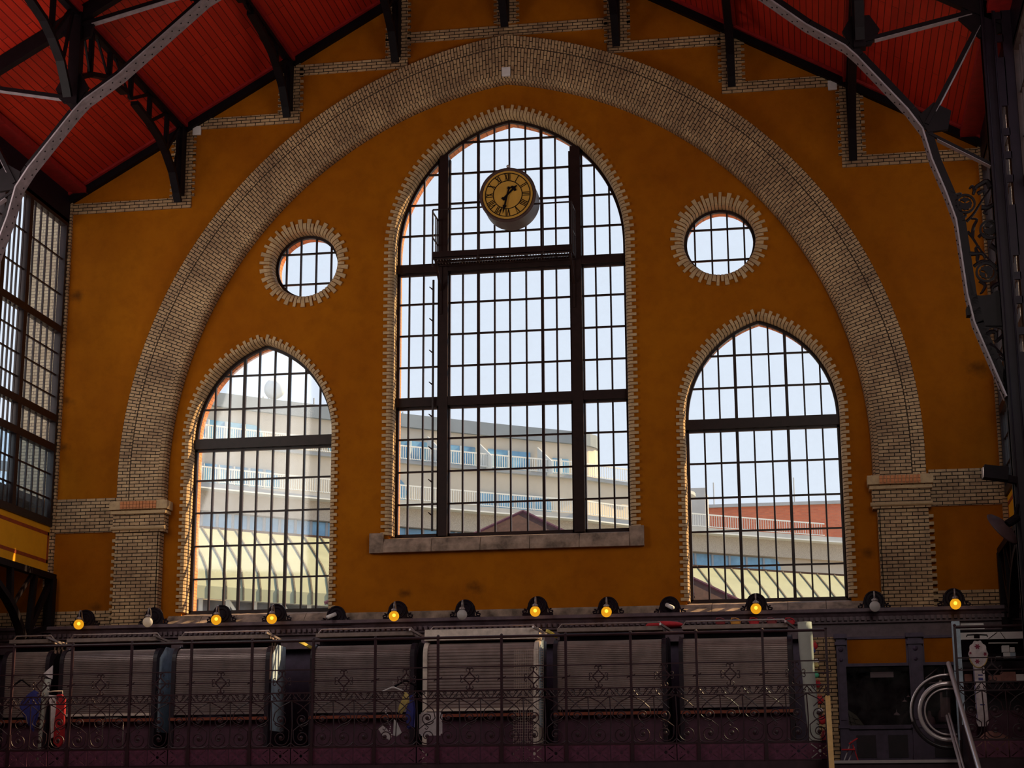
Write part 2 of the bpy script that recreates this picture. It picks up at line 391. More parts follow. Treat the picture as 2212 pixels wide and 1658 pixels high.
# piers under the arch, imposts
def tooth_row(mb, x, z0, z1, side, y0, y1, h=.09, L=.12):
    z = z0; k = 0
    while z + h <= z1:
        if k % 2 == 0: mb.box(min(x, x + side * L), max(x, x + side * L), y0, y1, z + .006, z + h - .006)
        z += h; k += 1
for s, nm in ((-1, 'left'), (1, 'right')):
    xs = lambda a, b: (min(s * a, s * b), max(s * a, s * b))
    mb = MB(); a, b = xs(9.18, 10.35); mb.box(a, b, -.25, YT + .04, 9.1, 11.62)
    a, b = xs(9.12, 9.2)
    mb.platex([(-.25, 9.1), (-.25, 11.62), (YT, 11.62), (YT, 9.1)], s * 9.08 + s * .06, s * 9.2)
    trim(mb, 'brick', '%s brick pier carrying the great arch below its impost' % nm, 'pier')
    mb = MB(); tooth_row(mb, s * 10.35, 9.4, 11.62, s, -.16, .03)
    trim(mb, 'tooth', 'toothed brick edge on the outer side of the %s pier' % nm, 'quoin')
    mb = MB(); a, b = xs(9.03, 10.42)
    mb.box(a, b, -.30, YT + .04, 11.62, 12.45)
    trim(mb, 'brick', 'brick impost block on top of the %s pier' % nm, 'impost')
    mb = MB(); a, b = xs(8.93, 10.5); z = 12.18
    mb.box(a, b, -.40, YT + .02, 12.20, 12.42); a, b = xs(8.97, 10.47); mb.box(a, b, -.36, YT + .02, 12.09, 12.17)
    ob = trim(mb, 'tooth', 'projecting brick cap course of the %s impost' % nm, 'moulding')
    mb = MB()
    x = 9.22
    while x < 10.2:
        a, b = xs(x, x + .075); mb.box(a, b, -.425, -.39, 12.21, 12.41); x += .09
    trim(mb, 'orange_brick', 'row of upright orange bricks on the %s impost' % nm, 'bricks')
    mb = MB(); a, b = s * 8.98, s * 10.46
    mb.cyl((a, -.30, 11.72), (b, -.30, 11.72), .055, 10)
    trim(mb, 'tooth', 'rounded brick bead below the %s impost' % nm, 'moulding')
    mb = MB(); a, b = xs(10.42, WX); mb.box(a, b, -.045, .02, 11.68, 12.58)
    trim(mb, 'brick', 'horizontal brick band from the %s impost to the side wall' % nm, 'band')
    mb = MB(); a, b = xs(12.12, WX); mb.box(a, b, -.10, .02, 9.1, 20.9)
    trim(mb, 'brick', 'narrow brick strip up the %s corner of the end wall' % nm, 'quoin')
    mb = MB(); a, b = xs(9.1, WX + 5); mb.box(a, b, -.06, .02, 9.1, 9.62)
    trim(mb, 'brick', 'brick band above the cornice at the %s end' % nm, 'band')
# stepped brick bands and pads under the purlins
PUR = [(0, 25.26), (3, 24.46), (6, 23.10), (9, 20.85)]
for x0, x1, zt in ((-3.25, 3.25, 25.18), (-6.25, -3, 24.46), (3, 6.25, 24.46), (-9.25, -6, 23.08), (6, 9.25, 23.08), (-WX, -9, 20.83), (9, WX, 20.83)):
    mb = MB()
    a, b = (x0 - .1, x1 + .1) if x0 == -3.25 else ((x0, x1 + .27) if x1 < 0 else (x0 - .27, x1))
    mb.box(a, b, -.05, .018, zt - .30, zt)
    nm = 'centre' if x0 == -3.25 else ('left' if x1 < 0 else 'right'); lv = {25.18: 'top', 24.46: 'upper', 23.08: 'middle', 20.83: 'lowest'}[zt]
    trim(mb, 'brick', '%s stepped brick band on the %s gable' % (lv, nm), 'band')
for x, zb in PUR:
    for s in ((-1, 1) if x else (1,)):
        mb = MB(); X = s * x; zt = roofz(x) - .1
        mb.box(X - .26, X + .26, -.062, .02, zb - .02, zt)
        tooth_row(mb, X - .26, zb, zt - .1, -1, -.05, .02, .085, .09); tooth_row(mb, X + .26, zb, zt - .1, 1, -.05, .02, .085, .09)
        nm = {0: 'ridge', 3: 'inner', 6: 'middle', 9: 'outer'}[x]
        trim(mb, 'brick', 'toothed brick pad behind the %s purlin post%s' % (nm, '' if not x else (' on the left' if s < 0 else ' on the right')), 'pad')

# toothed brick surrounds of the windows
def surround(win, label, L0, L1, closed=False, br=.10, pitch=.092):
    p = win.path(40) if not closed else win.path()
    if closed: p = p + [p[0]]
    seg = [0]
    for a, b in zip(p, p[1:]): seg.append(seg[-1] + math.hypot(b[0] - a[0], b[1] - a[1]))
    T = seg[-1]; n = int(round(T / pitch)); n += n % 2 if closed else (1 - n % 2)
    pt = T / n
    def ev(sv):
        sv = min(max(sv, 0), T - 1e-6); i = 0
        while seg[i + 1] <= sv and i < len(seg) - 2: i += 1
        t = (sv - seg[i]) / (seg[i + 1] - seg[i]); a, b = p[i], p[i + 1]
        dx, dz = (b[0] - a[0]), (b[1] - a[1]); l = math.hypot(dx, dz)
        return a[0] + dx * t, a[1] + dz * t, -dz / l, dx / l      # normal points out of the opening (path runs clockwise)
    mb = MB(); g = .010
    for k in range(n):
        L = L1 if k % 2 == 0 else L0
        yo = YT - .05
        prof = [(L, YT + .01), (L, yo), (br, yo), (br * .45, yo + .03), (.012, yo + .09), (0.0, yo + .16), (0.0, YF + .05)]
        A, B = [], []
        for sv, lst in ((k * pt + g, A), ((k + 1) * pt - g, B)):
            x, z, nx, nz = ev(sv)
            xm, zm, nxm, nzm = ev((k + .5) * pt)
            if (nx * nxm + nz * nzm) < .9: nx, nz = nxm, nzm
            for nn, yy in prof: lst.append(mb.b.verts.new((x + nx * nn, yy, z + nz * nn)))
        for i in range(len(prof) - 1): mb.b.faces.new((A[i], A[i + 1], B[i + 1], B[i]))
        mb.b.faces.new(A[::-1]); mb.b.faces.new(B)
    trim(mb, 'tooth', label, 'window surround')
    mb = MB(); pa = win.off(.008).path(40); pb = win.off(.09).path(40)
    if closed: pa = pa + [pa[0]]; pb = pb + [pb[0]]
    for i in range(len(pa) - 1):
        (ax, az), (bx_, bz), (cx_, cz_), (dx_, dz_) = pa[i], pa[i + 1], pb[i + 1], pb[i]
        mb.poly([(ax, YT + .09, az), (bx_, YT + .09, bz), (bx_, YF + .05, bz), (ax, YF + .05, az)]); mb.poly([(ax, YT + .09, az), (bx_, YT + .09, bz), (cx_, YT + .0, cz_), (dx_, YT + .0, dz_)])
    trim(mb, 'mortar', 'dark mortar joints behind the ' + label, 'joint')
surround(WIN_L, 'toothed brick surround of the left pointed window', .13, .215)
surround(WIN_R, 'toothed brick surround of the right pointed window', .13, .215)
surround(WIN_C, 'toothed brick surround of the tall middle window with the clock', .16, .27)
surround(OC_L, 'toothed brick ring round the left round window', .215, .33, True, .14)
surround(OC_R, 'toothed brick ring round the right round window', .215, .33, True, .14)

# sills
def sill(x0, x1, z1, z0, y0, label, ears=True):
    mb = MB()
    if ears:
        mb.box(x0, x0 + .36, YT - .12, YT + .2, z0, z1 + .05); mb.box(x1 - .36, x1, YT - .12, YT + .2, z0, z1 + .05)
        a, b = x0 + .362, x1 - .362
    else: a, b = x0, x1
    n = 5; w = (b - a) / n
    for i in range(n):
        mb.platex([(YF + .03, z1), (YT - .06, z1 - .10), (y0, z0 + .14), (y0, z0), (YF + .03, z0)], a + i * w + .006, a + (i + 1) * w - .006)
    trim(mb, 'stone', label, 'sill')
sill(-3.60, 3.42, WIN_C.zb, 10.92, YT - .16, 'broad stained stone sill under the tall middle window')
sill(WIN_L.cx - 2.3, WIN_L.cx + 2.3, WIN_L.zb, 9.05, -.30, 'sloping stone sill of the left pointed window in striped sunlight', False)
sill(WIN_R.cx - 2.3, WIN_R.cx + 2.3, WIN_R.zb, 9.05, -.30, 'sloping stone sill of the right pointed window', False)
mb = MB(); mb.box(WIN_L.cx + 2.32, WIN_R.cx - 2.32, YT - .1, YT + .05, 9.05, 9.42)
trim(mb, 'stone', 'stained stone course between the two pointed windows above the cornice', 'band')

# cornice with dentils over the shop fronts
mb = MB()
mb.platex([(.2, 9.18), (-.62, 9.18), (-.62, 9.10), (-.55, 9.06), (-.50, 8.99), (-.50, 8.84), (-.42, 8.82), (-.42, 8.50), (.2, 8.50)], -17, 17)
x = -16.9
while x < 16.9: mb.box(x, x + .075, -.56, -.49, 8.90, 8.99); x += .135
trim(mb, 'cornice', 'long dark cornice with small dentils below the windows', 'cornice')

# ---------------------------------------------------------------- windows in the end wall
_wn = [0]
def window(win, vs, thick, hs, label, mull=(), trans=(), is_round=False):
    _wn[0] += 1
    root = thing('window_%d' % _wn[0], (win.cx, YF, win.zb), label, 'window', kind='structure')
    mb = MB(); po, pi_ = win.path(30), win.off(-.075).path(30, win.zb + .07)
    N = len(po); rng = range(N) if is_round else range(N - 1)
    y0, y1 = YF - .06, YF + .05
    for i in rng:
        j = (i + 1) % N
        A = [(po[i][0], y0, po[i][1]), (pi_[i][0], y0, pi_[i][1]), (pi_[i][0], y1, pi_[i][1]), (po[i][0], y1, po[i][1])]
        B = [(po[j][0], y0, po[j][1]), (pi_[j][0], y0, pi_[j][1]), (pi_[j][0], y1, pi_[j][1]), (po[j][0], y1, po[j][1])]
        va = [mb.b.verts.new(p) for p in A]; vb = [mb.b.verts.new(p) for p in B]
        for k in range(4): mb.b.faces.new((va[k], va[(k + 1) % 4], vb[(k + 1) % 4], vb[k]))
    if not is_round: mb.box(win.cx - win.a, win.cx + win.a, y0, y1, win.zb - .01, win.zb + .075)
    mb.build('frame', 'winframe', root)
    bm_, inn = MB(), win.off(-.04)
    for v in vs:
        w = .075 if v in thick else .042; v = kx(v)
        zb = win.bot(v) if is_round else win.zb
        bm_.box(v - w / 2, v + w / 2, YF - .05, YF + .03, zb, inn.top(v))
    for h in hs:
        h = kz(h); hw = inn.half(h); bm_.box(win.cx - hw, win.cx + hw, YF - .04, YF + .03, h - .021, h + .021)
    bm_.build('glazing_bars', 'winframe', root)
    for a, b in mull:
        a, b = kx(a), kx(b); q = MB(); t = min(inn.top(a), inn.top(b))
        q.box(a, b, YF - .16, YF + .08, win.zb, t + .1); q.box(a - .05, a - .012, YF - .06, YF + .06, win.zb, t); q.box(b + .012, b + .05, YF - .06, YF + .06, win.zb, t)
        q.build('mullion', 'winframe', root)
    for a, b in trans:
        a, b = kz(a), kz(b); q = MB(); hw = win.half(b)
        q.box(win.cx - hw, win.cx + hw, YF - .15, YF + .08, a, b); q.box(win.cx - hw, win.cx + hw, YF - .06, YF + .06, a - .06, a - .015)
        q.build('transom', 'winframe', root)
    q = MB(); p = win.path(30); q.plate(p, YF + .005, YF + .012); q.build('pane', 'glass', root)
    return root
window(WIN_L, [-8.13, -7.73, -7.33, -6.92, -6.49, -6.08, -5.63, -5.22], (-7.33, -6.08), [15.96, 15.05, 13.12, 12.25, 11.36, 10.49], 'left pointed window of small panes with the curved hotel behind', trans=[(13.96, 14.23)])
window(WIN_C, [-2.81, -2.42, -1.35, -.93, -.49, -.08, .36, .79, 1.17, 2.22, 2.61], (-.93, .79), [22.23, 21.35, 20.5, 19.63, 17.71, 16.84, 15.97, 14.02, 13.15, 12.29], 'tall middle window of small panes divided by two heavy mullions', mull=[(-1.98, -1.74), (1.58, 1.85)], trans=[(18.56, 18.79), (14.88, 15.12)])
window(WIN_R, [4.95, 5.36, 5.78, 6.21, 6.65, 7.07, 7.51, 7.93], (5.78, 7.07), [15.91, 15.06, 13.1, 12.21, 11.35, 10.46], 'right pointed window of small panes with the red brick house behind', trans=[(13.97, 14.23)])
window(OC_L, [-6.24, -5.84, -5.41, -4.99], (), [19.30, 18.44], 'left round window of small panes showing only sky', is_round=True)
window(OC_R, [4.85, 5.29, 5.71, 6.14], (), [19.34, 18.49], 'right round window of small panes showing only sky', is_round=True)

# ---------------------------------------------------------------- hall shell
YEND = -56.0
for s, nm in ((-1, 'left'), (1, 'right')):
    X = s * 12.28
    def xb(a, b): return (min(X + s * a, X + s * b), max(X + s * a, X + s * b))
    wall = thing('wall_%s' % nm, (X, 0, 0), 'iron framed clerestory wall along the %s side of the nave' % nm, 'wall', kind='structure')
    bays = [(-.02, YTR)] + [(YTR - 7.4 * i, YTR - 7.4 * (i + 1)) for i in range(6)]
    mb = MB(); a, b = xb(-.1, .14)
    mb.box(a, b, YEND, -.05, 20.25, 21.1); mb.build('eaves_frieze', 'iron_purple', wall)
    mb = MB(); a, b = xb(-.04, .2)
    mb.box(a, b, YEND, -.05, 10.58, 11.9); mb.build('fascia', 'fascia', wall)
    for bi, (y1, y0) in enumerate(bays[:2]):
        q = MB(); a, b = (X - s * .042, X - s * .04); a, b = min(a, b), max(a, b)
        ya, yb2, za, zb2 = y0 + .3, y1 - .12, 10.88, 11.70; w = .09
        q.box(a - .006, b + .006, ya, yb2, zb2 - w, zb2); q.box(a - .006, b + .006, ya, yb2, za, za + w); q.box(a - .006, b + .006, ya, ya + w, za, zb2); q.box(a - .006, b + .006, yb2 - w, yb2, za, zb2)
        q.build('stripe_border', 'stripe', wall)
    fr, bars, post = MB(), MB(), MB()
    for y1, y0 in bays:
        n = 3
        ms = [y1 - .1, y1 - 2.42, y1 - 3.9, y0 + .1]
        for m in ms:
            a, b = xb(-.09, .09); fr.box(a, b, m - .10, m + .10, 11.9, 20.3)
        for zc in (18.18 - .55, 15.05 - .32, 14.15 - .2, 11.95, 20.25):
            zc = {17.63: 17.2, 14.73: 14.75, 13.95: 13.95}.get(round(zc, 2), zc)
            a, b = xb(-.1, .08); fr.box(a, b, y0, y1, zc - .1, zc + .1)
        for m0, m1 in zip(ms, ms[1:]):
            k = 6
            for i in range(1, k):
                yy = m0 + (m1 - m0) * i / k; a, b = xb(-.02, .03); bars.box(a, b, yy - .016, yy + .016, 11.95, 20.25)
        for zc in (19.2, 18.2, 16.55, 15.95, 15.35, 13.25, 12.6):
            a, b = xb(-.02, .03); bars.box(a, b, y0, y1, zc - .018, zc + .018)
        a, b = xb(-.16, .2); post.box(a, b, y0 - .14, y0 + .14, 8, 21.0)
    fr.build('clerestory_frame', 'winframe', wall); bars.build('glazing_bars', 'winframe', wall); post.build('posts', 'iron', wall)
    q = MB(); a, b = xb(.01, .018); q.box(a, b, -22.3, -.08, 14.05, 20.25); q.build('pane', 'glass', wall)
    q = MB(); q.box(a, b, -22.3, -.08, 11.95, 14.05); q.build('lower_pane', 'frosted', wall)
    q = MB(); a, b = xb(-.02, .12); q.box(a, b, YEND, -22.4, 11.95, 20.25); q.build('added_light_block', 'fascia', wall)  # solid panel added over the far windows to cut daylight on the gable
    # side gallery girder below the fascia
    X2 = s * 11.99
    g = thing('gallery_girder', (X2, -3.7, 9.0), 'dark lattice girder with curved bracket below the yellow fascia on the %s' % nm, 'girder')
    q = MB(); q.bar((X2, YTR + .25, 10.48), (X2, -.3, 10.48), .2, .16); q.build('top_beam', 'iron', g)
    q = MB()
    pts = [(X2, y, z) for y, z in ((-.35, 8.6), (-1.95, 8.75), (-2.1, 9.0), (-2.55, 9.4), (-3.0, 9.68), (-3.6, 9.95), (-4.6, 10.2), (-5.6, 10.35))]
    for p0, p1 in zip(pts[1:], pts[2:]): q.bar(p0, p1, .22, .14)
    q.build('curved_bracket', 'iron', g)
    q = MB()
    q.bar((X2, -.42, 8.6), (X2, -.42, 10.45), .24, .22, (0, 1, 0)); q.build('wall_post', 'iron', g)
    q = MB()
    q.bar((X2, -1.62, 8.9), (X2, -1.42, 10.4), .14, .14, (0, 1, 0)); q.bar((X2, -.5, 10.3), (X2, -1.75, 8.8), .12, .16, (0, 1, 0)); q.bar((X2, -1.6, 10.4), (X2, -2.6, 9.5), .08, .08, (0, 1, 0)); q.bar((X2, -2.75, 9.55), (X2, -2.85, 10.45), .14, .14, (0, 1, 0)); q.bar((X2, -.45, 9.2), (X2, -1.8, 8.85), .1, .1)
    q.build('lattice_bars', 'iron', g)
mb = MB()
for s in (-1, 1):
    mb.poly([(s * 12.5, 0.0, roofz(12.5) + .02), (s * 12.5, YEND, roofz(12.5) + .02), (0, YEND, 28.11), (0, 0.0, 28.11)])
    mb.poly([(s * 12.5, 0.0, roofz(12.5) + .22), (s * 12.5, YEND, roofz(12.5) + .22), (0, YEND, 28.31), (0, 0.0, 28.31)])
tag(mb.build('ceiling', 'boards'), 'red boarded pitched ceiling on both sides of the ridge', 'ceiling', kind='structure')
for s, nm in ((-1, 'left'), (1, 'right')):
    mb = MB()
    q0, q1 = (s * 12.3, roofz(12.3)), (0, 28.1)
    mb.bar((q0[0], -.10, q0[1] - .17), (q1[0], -.10, q1[1] - .17), .18, .20); trim(mb, 'iron', 'dark edge beam under the %s roof slope along the gable' % nm, 'beam')
    mb = MB(); mb.bar((q0[0], -.25, q0[1] - .03), (q1[0], -.25, q1[1] - .03), .1, .07); trim(mb, 'redtrim', 'red moulding where the %s ceiling meets the gable' % nm, 'moulding')
    for x in (3, 6, 9):
        mb = MB(); mb.bar((s * x, YEND, roofz(x) - .05), (s * x, -.05, roofz(x) - .05), .30, .14)
        trim(mb, 'redtrim', 'red ceiling batten above the %s purlin on the %s' % ({3: 'inner', 6: 'middle', 9: 'outer'}[x], nm), 'batten')
    mb = MB(); mb.bar((s * 11.95, YEND, 21.17), (s * 11.95, -.05, 21.17), .5, .16)
    trim(mb, 'redtrim', 'red eaves board along the %s side of the ceiling' % nm, 'moulding')
mb = MB(); mb.box(-18.5, 18.5, YEND, 0, -.2, 0); tag(mb.build('floor', 'ground'), 'tiled ground floor of the hall far below the gallery', 'floor', kind='structure')
mb = MB(); mb.plate([(-18.7, 0), (18.7, 0), (18.7, 12.6), (WX + .3, 12.6), (WX + .3, 21.0), (0, 28.4), (-WX - .3, 21.0), (-WX - .3, 12.6), (-18.7, 12.6)], YEND - .3, YEND); tag(mb.build('wall_front', 'shopwood'), 'opposite end wall of the hall behind the viewer', 'wall', kind='structure')
mb = MB(); mb.box(-18.5, 18.5, -5.12, YT, GZ - .35, GZ); tag(mb.build('floor_gallery', 'floor'), 'gallery floor slab in front of the shops', 'floor', kind='structure')
for s, nm in ((-1, 'left'), (1, 'right')):
    mb = MB(); mb.box(min(s * 12.5, s * 18.5), max(s * 12.5, s * 18.5), YEND, 0, 12.4, 12.6); tag(mb.build('ceiling_aisle_%s' % nm, 'ground'), 'low flat ceiling of the %s side aisle' % nm, 'ceiling', kind='structure')
    mb = MB(); mb.box(min(s * 18.5, s * 18.7), max(s * 18.5, s * 18.7), YEND, 0, 0, 12.6); tag(mb.build('wall_aisle_%s' % nm, 'plaster'), 'outer wall of the %s side aisle' % nm, 'wall', kind='structure')
    # brick pier outside the corner of the clerestory
mb = MB(); mb.box(-13.85, -12.35, 1.02, 2.2, 10, 26); tag(mb.build('trim_outside', 'pale_brick'), 'pale brick buttress outside the left clerestory', 'buttress', kind='structure')
mb = MB(); mb.box(12.35, 13.85, 1.02, 2.2, 10, 26); tag(mb.build('trim_outside', 'pale_brick'), 'pale brick buttress outside the right clerestory', 'buttress', kind='structure')
# ---------------------------------------------------------------- roof trusses
def mirror(p): return (-p[0], p[1], p[2])
def T(x, z, y=YTR): return (x, y, z)
truss = thing('roof_truss', (0, YTR, 20), 'big black arched roof truss with grey riveted underside crossing in front of the gable', 'roof truss')
def on(px, py): p = at(px, py, YTR); return (abs(p.x), p.z)
chord_r = [on(*q) for q in ((1640, 0), (1740, 60), (1825, 106), (1850, 128), (1960, 243), (1992, 285), (2012, 350), (2042, 420), (2064, 480), (2088, 640), (2103, 700), (2172, 860))]
chord = [(0, 26.0), (3.0, 25.1)] + [(5.9, 22.95)] + chord_r[0:0]
A_, B_ = on(1835, 112), on(1992, 285)
chord = [(0, 25.2), (2.9, 24.55), (5.85, 22.85)] + chord_r[1:]
for s in (-1, 1):
    pts = [(s * x, z) for x, z in chord]
    q = MB()
    for a, b in zip(pts, pts[1:]): q.bar(T(*a), T(*b), .44, .035, (-(b[1] - a[1]), 0, b[0] - a[0]))
    q.build('flange', 'flange', truss)
    q = MB()
    for a, b in zip(pts, pts[1:]):
        d = Vector((b[0] - a[0], 0, b[1] - a[1])); d.normalize(); nrm = Vector((-d.z, 0, d.x)); nrm = nrm if nrm.z > 0 else -nrm
        if abs(d.z) > .95: nrm = Vector((s, 0, .1)).normalized()
        o = nrm * .11
        q.bar(Vector(T(*a)) + o, Vector(T(*b)) + o, .06, .2, nrm)
        q.bar(Vector(T(*a)) + nrm * .03, Vector(T(*b)) + nrm * .03, .16, .03, nrm)
    q.build('web', 'iron', truss)
    q = MB()
    for a, b in zip(pts, pts[1:]):
        L = math.hypot(b[0] - a[0], b[1] - a[1]); n = max(1, int(L / .14))
        for i in range(n):
            t = (i + .5) / n; x, z = a[0] + (b[0] - a[0]) * t, a[1] + (b[1] - a[1]) * t
            d = Vector((b[0] - a[0], 0, b[1] - a[1])).normalized(); nrm = Vector((-d.z, 0, d.x)); nrm = nrm if nrm.z > 0 else -nrm
            for yy in ((-.09,) if i % 2 else (.09,)):
                q.sphere(Vector((x, YTR + yy, z)) - nrm * .018, .02, 6)
    rv = q.build('rivets', 'iron', truss); tag(rv, kind='stuff')
    top = [(s * 12.1, roofz(12.1) - .2), (0, roofz(0) - .2)]
    q = MB(); q.bar(T(*top[0]), T(*top[1]), .2, .34); q.build('top_chord', 'iron', truss)
    X9, X6 = s * 9.0, s * 6.0
    low9 = A_[1] + .1
    for x, zl in ((9.0, low9), (6.0, 22.9), (3.0, 24.6)):
        q = MB(); q.bar(T(s * x, zl - .05), T(s * x, roofz(x) - .1), .26, .26, (0, 1, 0)); q.build('post', 'iron', truss)
    def gus(x, z, r, k=6, rot=0):
        q = MB(); ol = [(s * x + r * cos(2 * pi * i / k + rot), z + r * sin(2 * pi * i / k + rot)) for i in range(k)]
        q.plate(ol, YTR - .05, YTR + .05); q.build('gusset_plate', 'iron', truss)
    gus(9.04, low9 + .36, .40); gus(9.0, roofz(9) - .42, .46, 6, .3); gus(6.05, 23.3, .42); gus(B_[0] + .30, B_[1] + .28, .36, 5, .4); gus(11.72, roofz(12) - .05, .62, 6, .2); gus(3.0, 24.75, .45)
    dg = [((9.0, low9 + .1), (11.6, roofz(12) + .0)), ((B_[0] + .1, B_[1] + .15), (11.65, roofz(12) - .1)), ((9.0, roofz(9) - .45), (6.0, 23.2)), ((B_[0] + .15, B_[1] - .05), (11.8, 17.55)), ((6.0, roofz(6) - .4), (3.0, 24.8))]
    for a, b in dg:
        q = MB(); thin = b == (11.8, 17.55)
        q.bar(T(s * a[0], a[1]), T(s * b[0], b[1]), .18 if not thin else .1, .09 if not thin else .06); q.build('diagonal', 'iron', truss)
        q = MB(); d = Vector((s * (b[0] - a[0]), 0, b[1] - a[1])).normalized(); nn = Vector((-d.z, 0, d.x)); nn = nn if nn.z > 0 else -nn
        mA, mB_ = Vector(T(s * a[0], a[1])) - nn * .055, Vector(T(s * b[0], b[1])) - nn * .055
        q.bar(mA + (mB_ - mA) * .12, mB_ - (mB_ - mA) * .08, .17, .012, nn); q.build('diagonal_flange', 'flange', truss)

# lattice purlins running from the truss to the gable
LOW9 = [(-7.3, 21.06), (-7.12, 21.34), (-6.53, 21.66), (-5.75, 21.93), (-5.12, 22.03), (-4.4, 22.08), (-3.72, 22.08), (-2.73, 21.99), (-1.86, 21.83), (-1.38, 21.62), (-.84, 21.29), (-.47, 20.83), (-.32, 20.6)]
def purlin(x, zb, label, bay=0, first=True):
    dz = zb - 20.85; o = Vector((0, bay * YTR, 0))
    g = thing('purlin', (x, -.3 + bay * YTR, zb), label, 'purlin', 'lattice purlins under the red ceiling')
    top = zb + 1.95 if x else zb + 2.6
    top = roofz(x) - .16
    P = lambda y, z: Vector((x, y, z)) + o
    q = MB(); q.bar(P(YTR, top), P(-.15, top), .16, .15); q.build('top_chord', 'iron', g)
    low = [(y, z + dz) for y, z in LOW9]
    q = MB(); pts = [P(y, z) for y, z in low]
    for a, b in zip(pts, pts[1:]): q.bar(a, b, .20, .11, (0, 1, .3))
    q.build('curved_lower_chord', 'iron', g)
    def lowz(y):
        for (y0, z0), (y1, z1) in zip(low, low[1:]):
            if y0 <= y <= y1: return z0 + (z1 - z0) * (y - y0) / (y1 - y0)
        return low[0][1]
    ys = [-6.55, -5.4, -4.0, -2.68, -1.4]
    for y in ys:
        q = MB(); q.bar(P(y, lowz(y)), P(y, top), .11, .11, (0, 1, 0)); q.build('vertical', 'iron', g)
    q = MB()
    for y0, y1 in ((-6.55, -7.2), (-5.4, -6.3), (-4.0, -5.2)): q.bar(P(y0, lowz(y0)), P(y1, top), .05, .05, (0, 1, 0))
    for y0, y1 in ((-4.0, -2.68), (-2.68, -1.4), (-1.4, -.4), (-.75, -.3)): q.bar(P(y0, lowz(y0)), P(y1, top if y1 > -1 else top - .02), .06, .08, (0, 1, 0))
    q.build('diagonals', 'iron', g)
    if bay == 0:
        q = MB(); q.bar(P(-.25, zb), P(-.25, top + .05), .18, .34, (0, 1, 0)); q.build('wall_post', 'iron', g)
    return g
for x, zb in PUR:
    for s in ((-1, 1) if x else (1,)):
        side = '' if not x else (' left of the ridge' if s < 0 else ' right of the ridge')
        nm = {0: 'lattice purlin under the ridge ending above the arch top', 3: 'inner lattice purlin', 6: 'middle lattice purlin', 9: 'outer lattice purlin nearest the eaves'}[x]
        purlin(s * x, zb, 'black ' + nm + side + (', between gable and truss' if x else ''))
for x, zb in PUR[2:]:
    for s in (-1, 1): purlin(s * x, zb, 'black %s lattice purlin %s of the ridge, on the near side of the truss' % ({6: 'middle', 9: 'outer'}[x], 'left' if s < 0 else 'right'), 1)
# near bay's top chord of the next truss is out of the picture

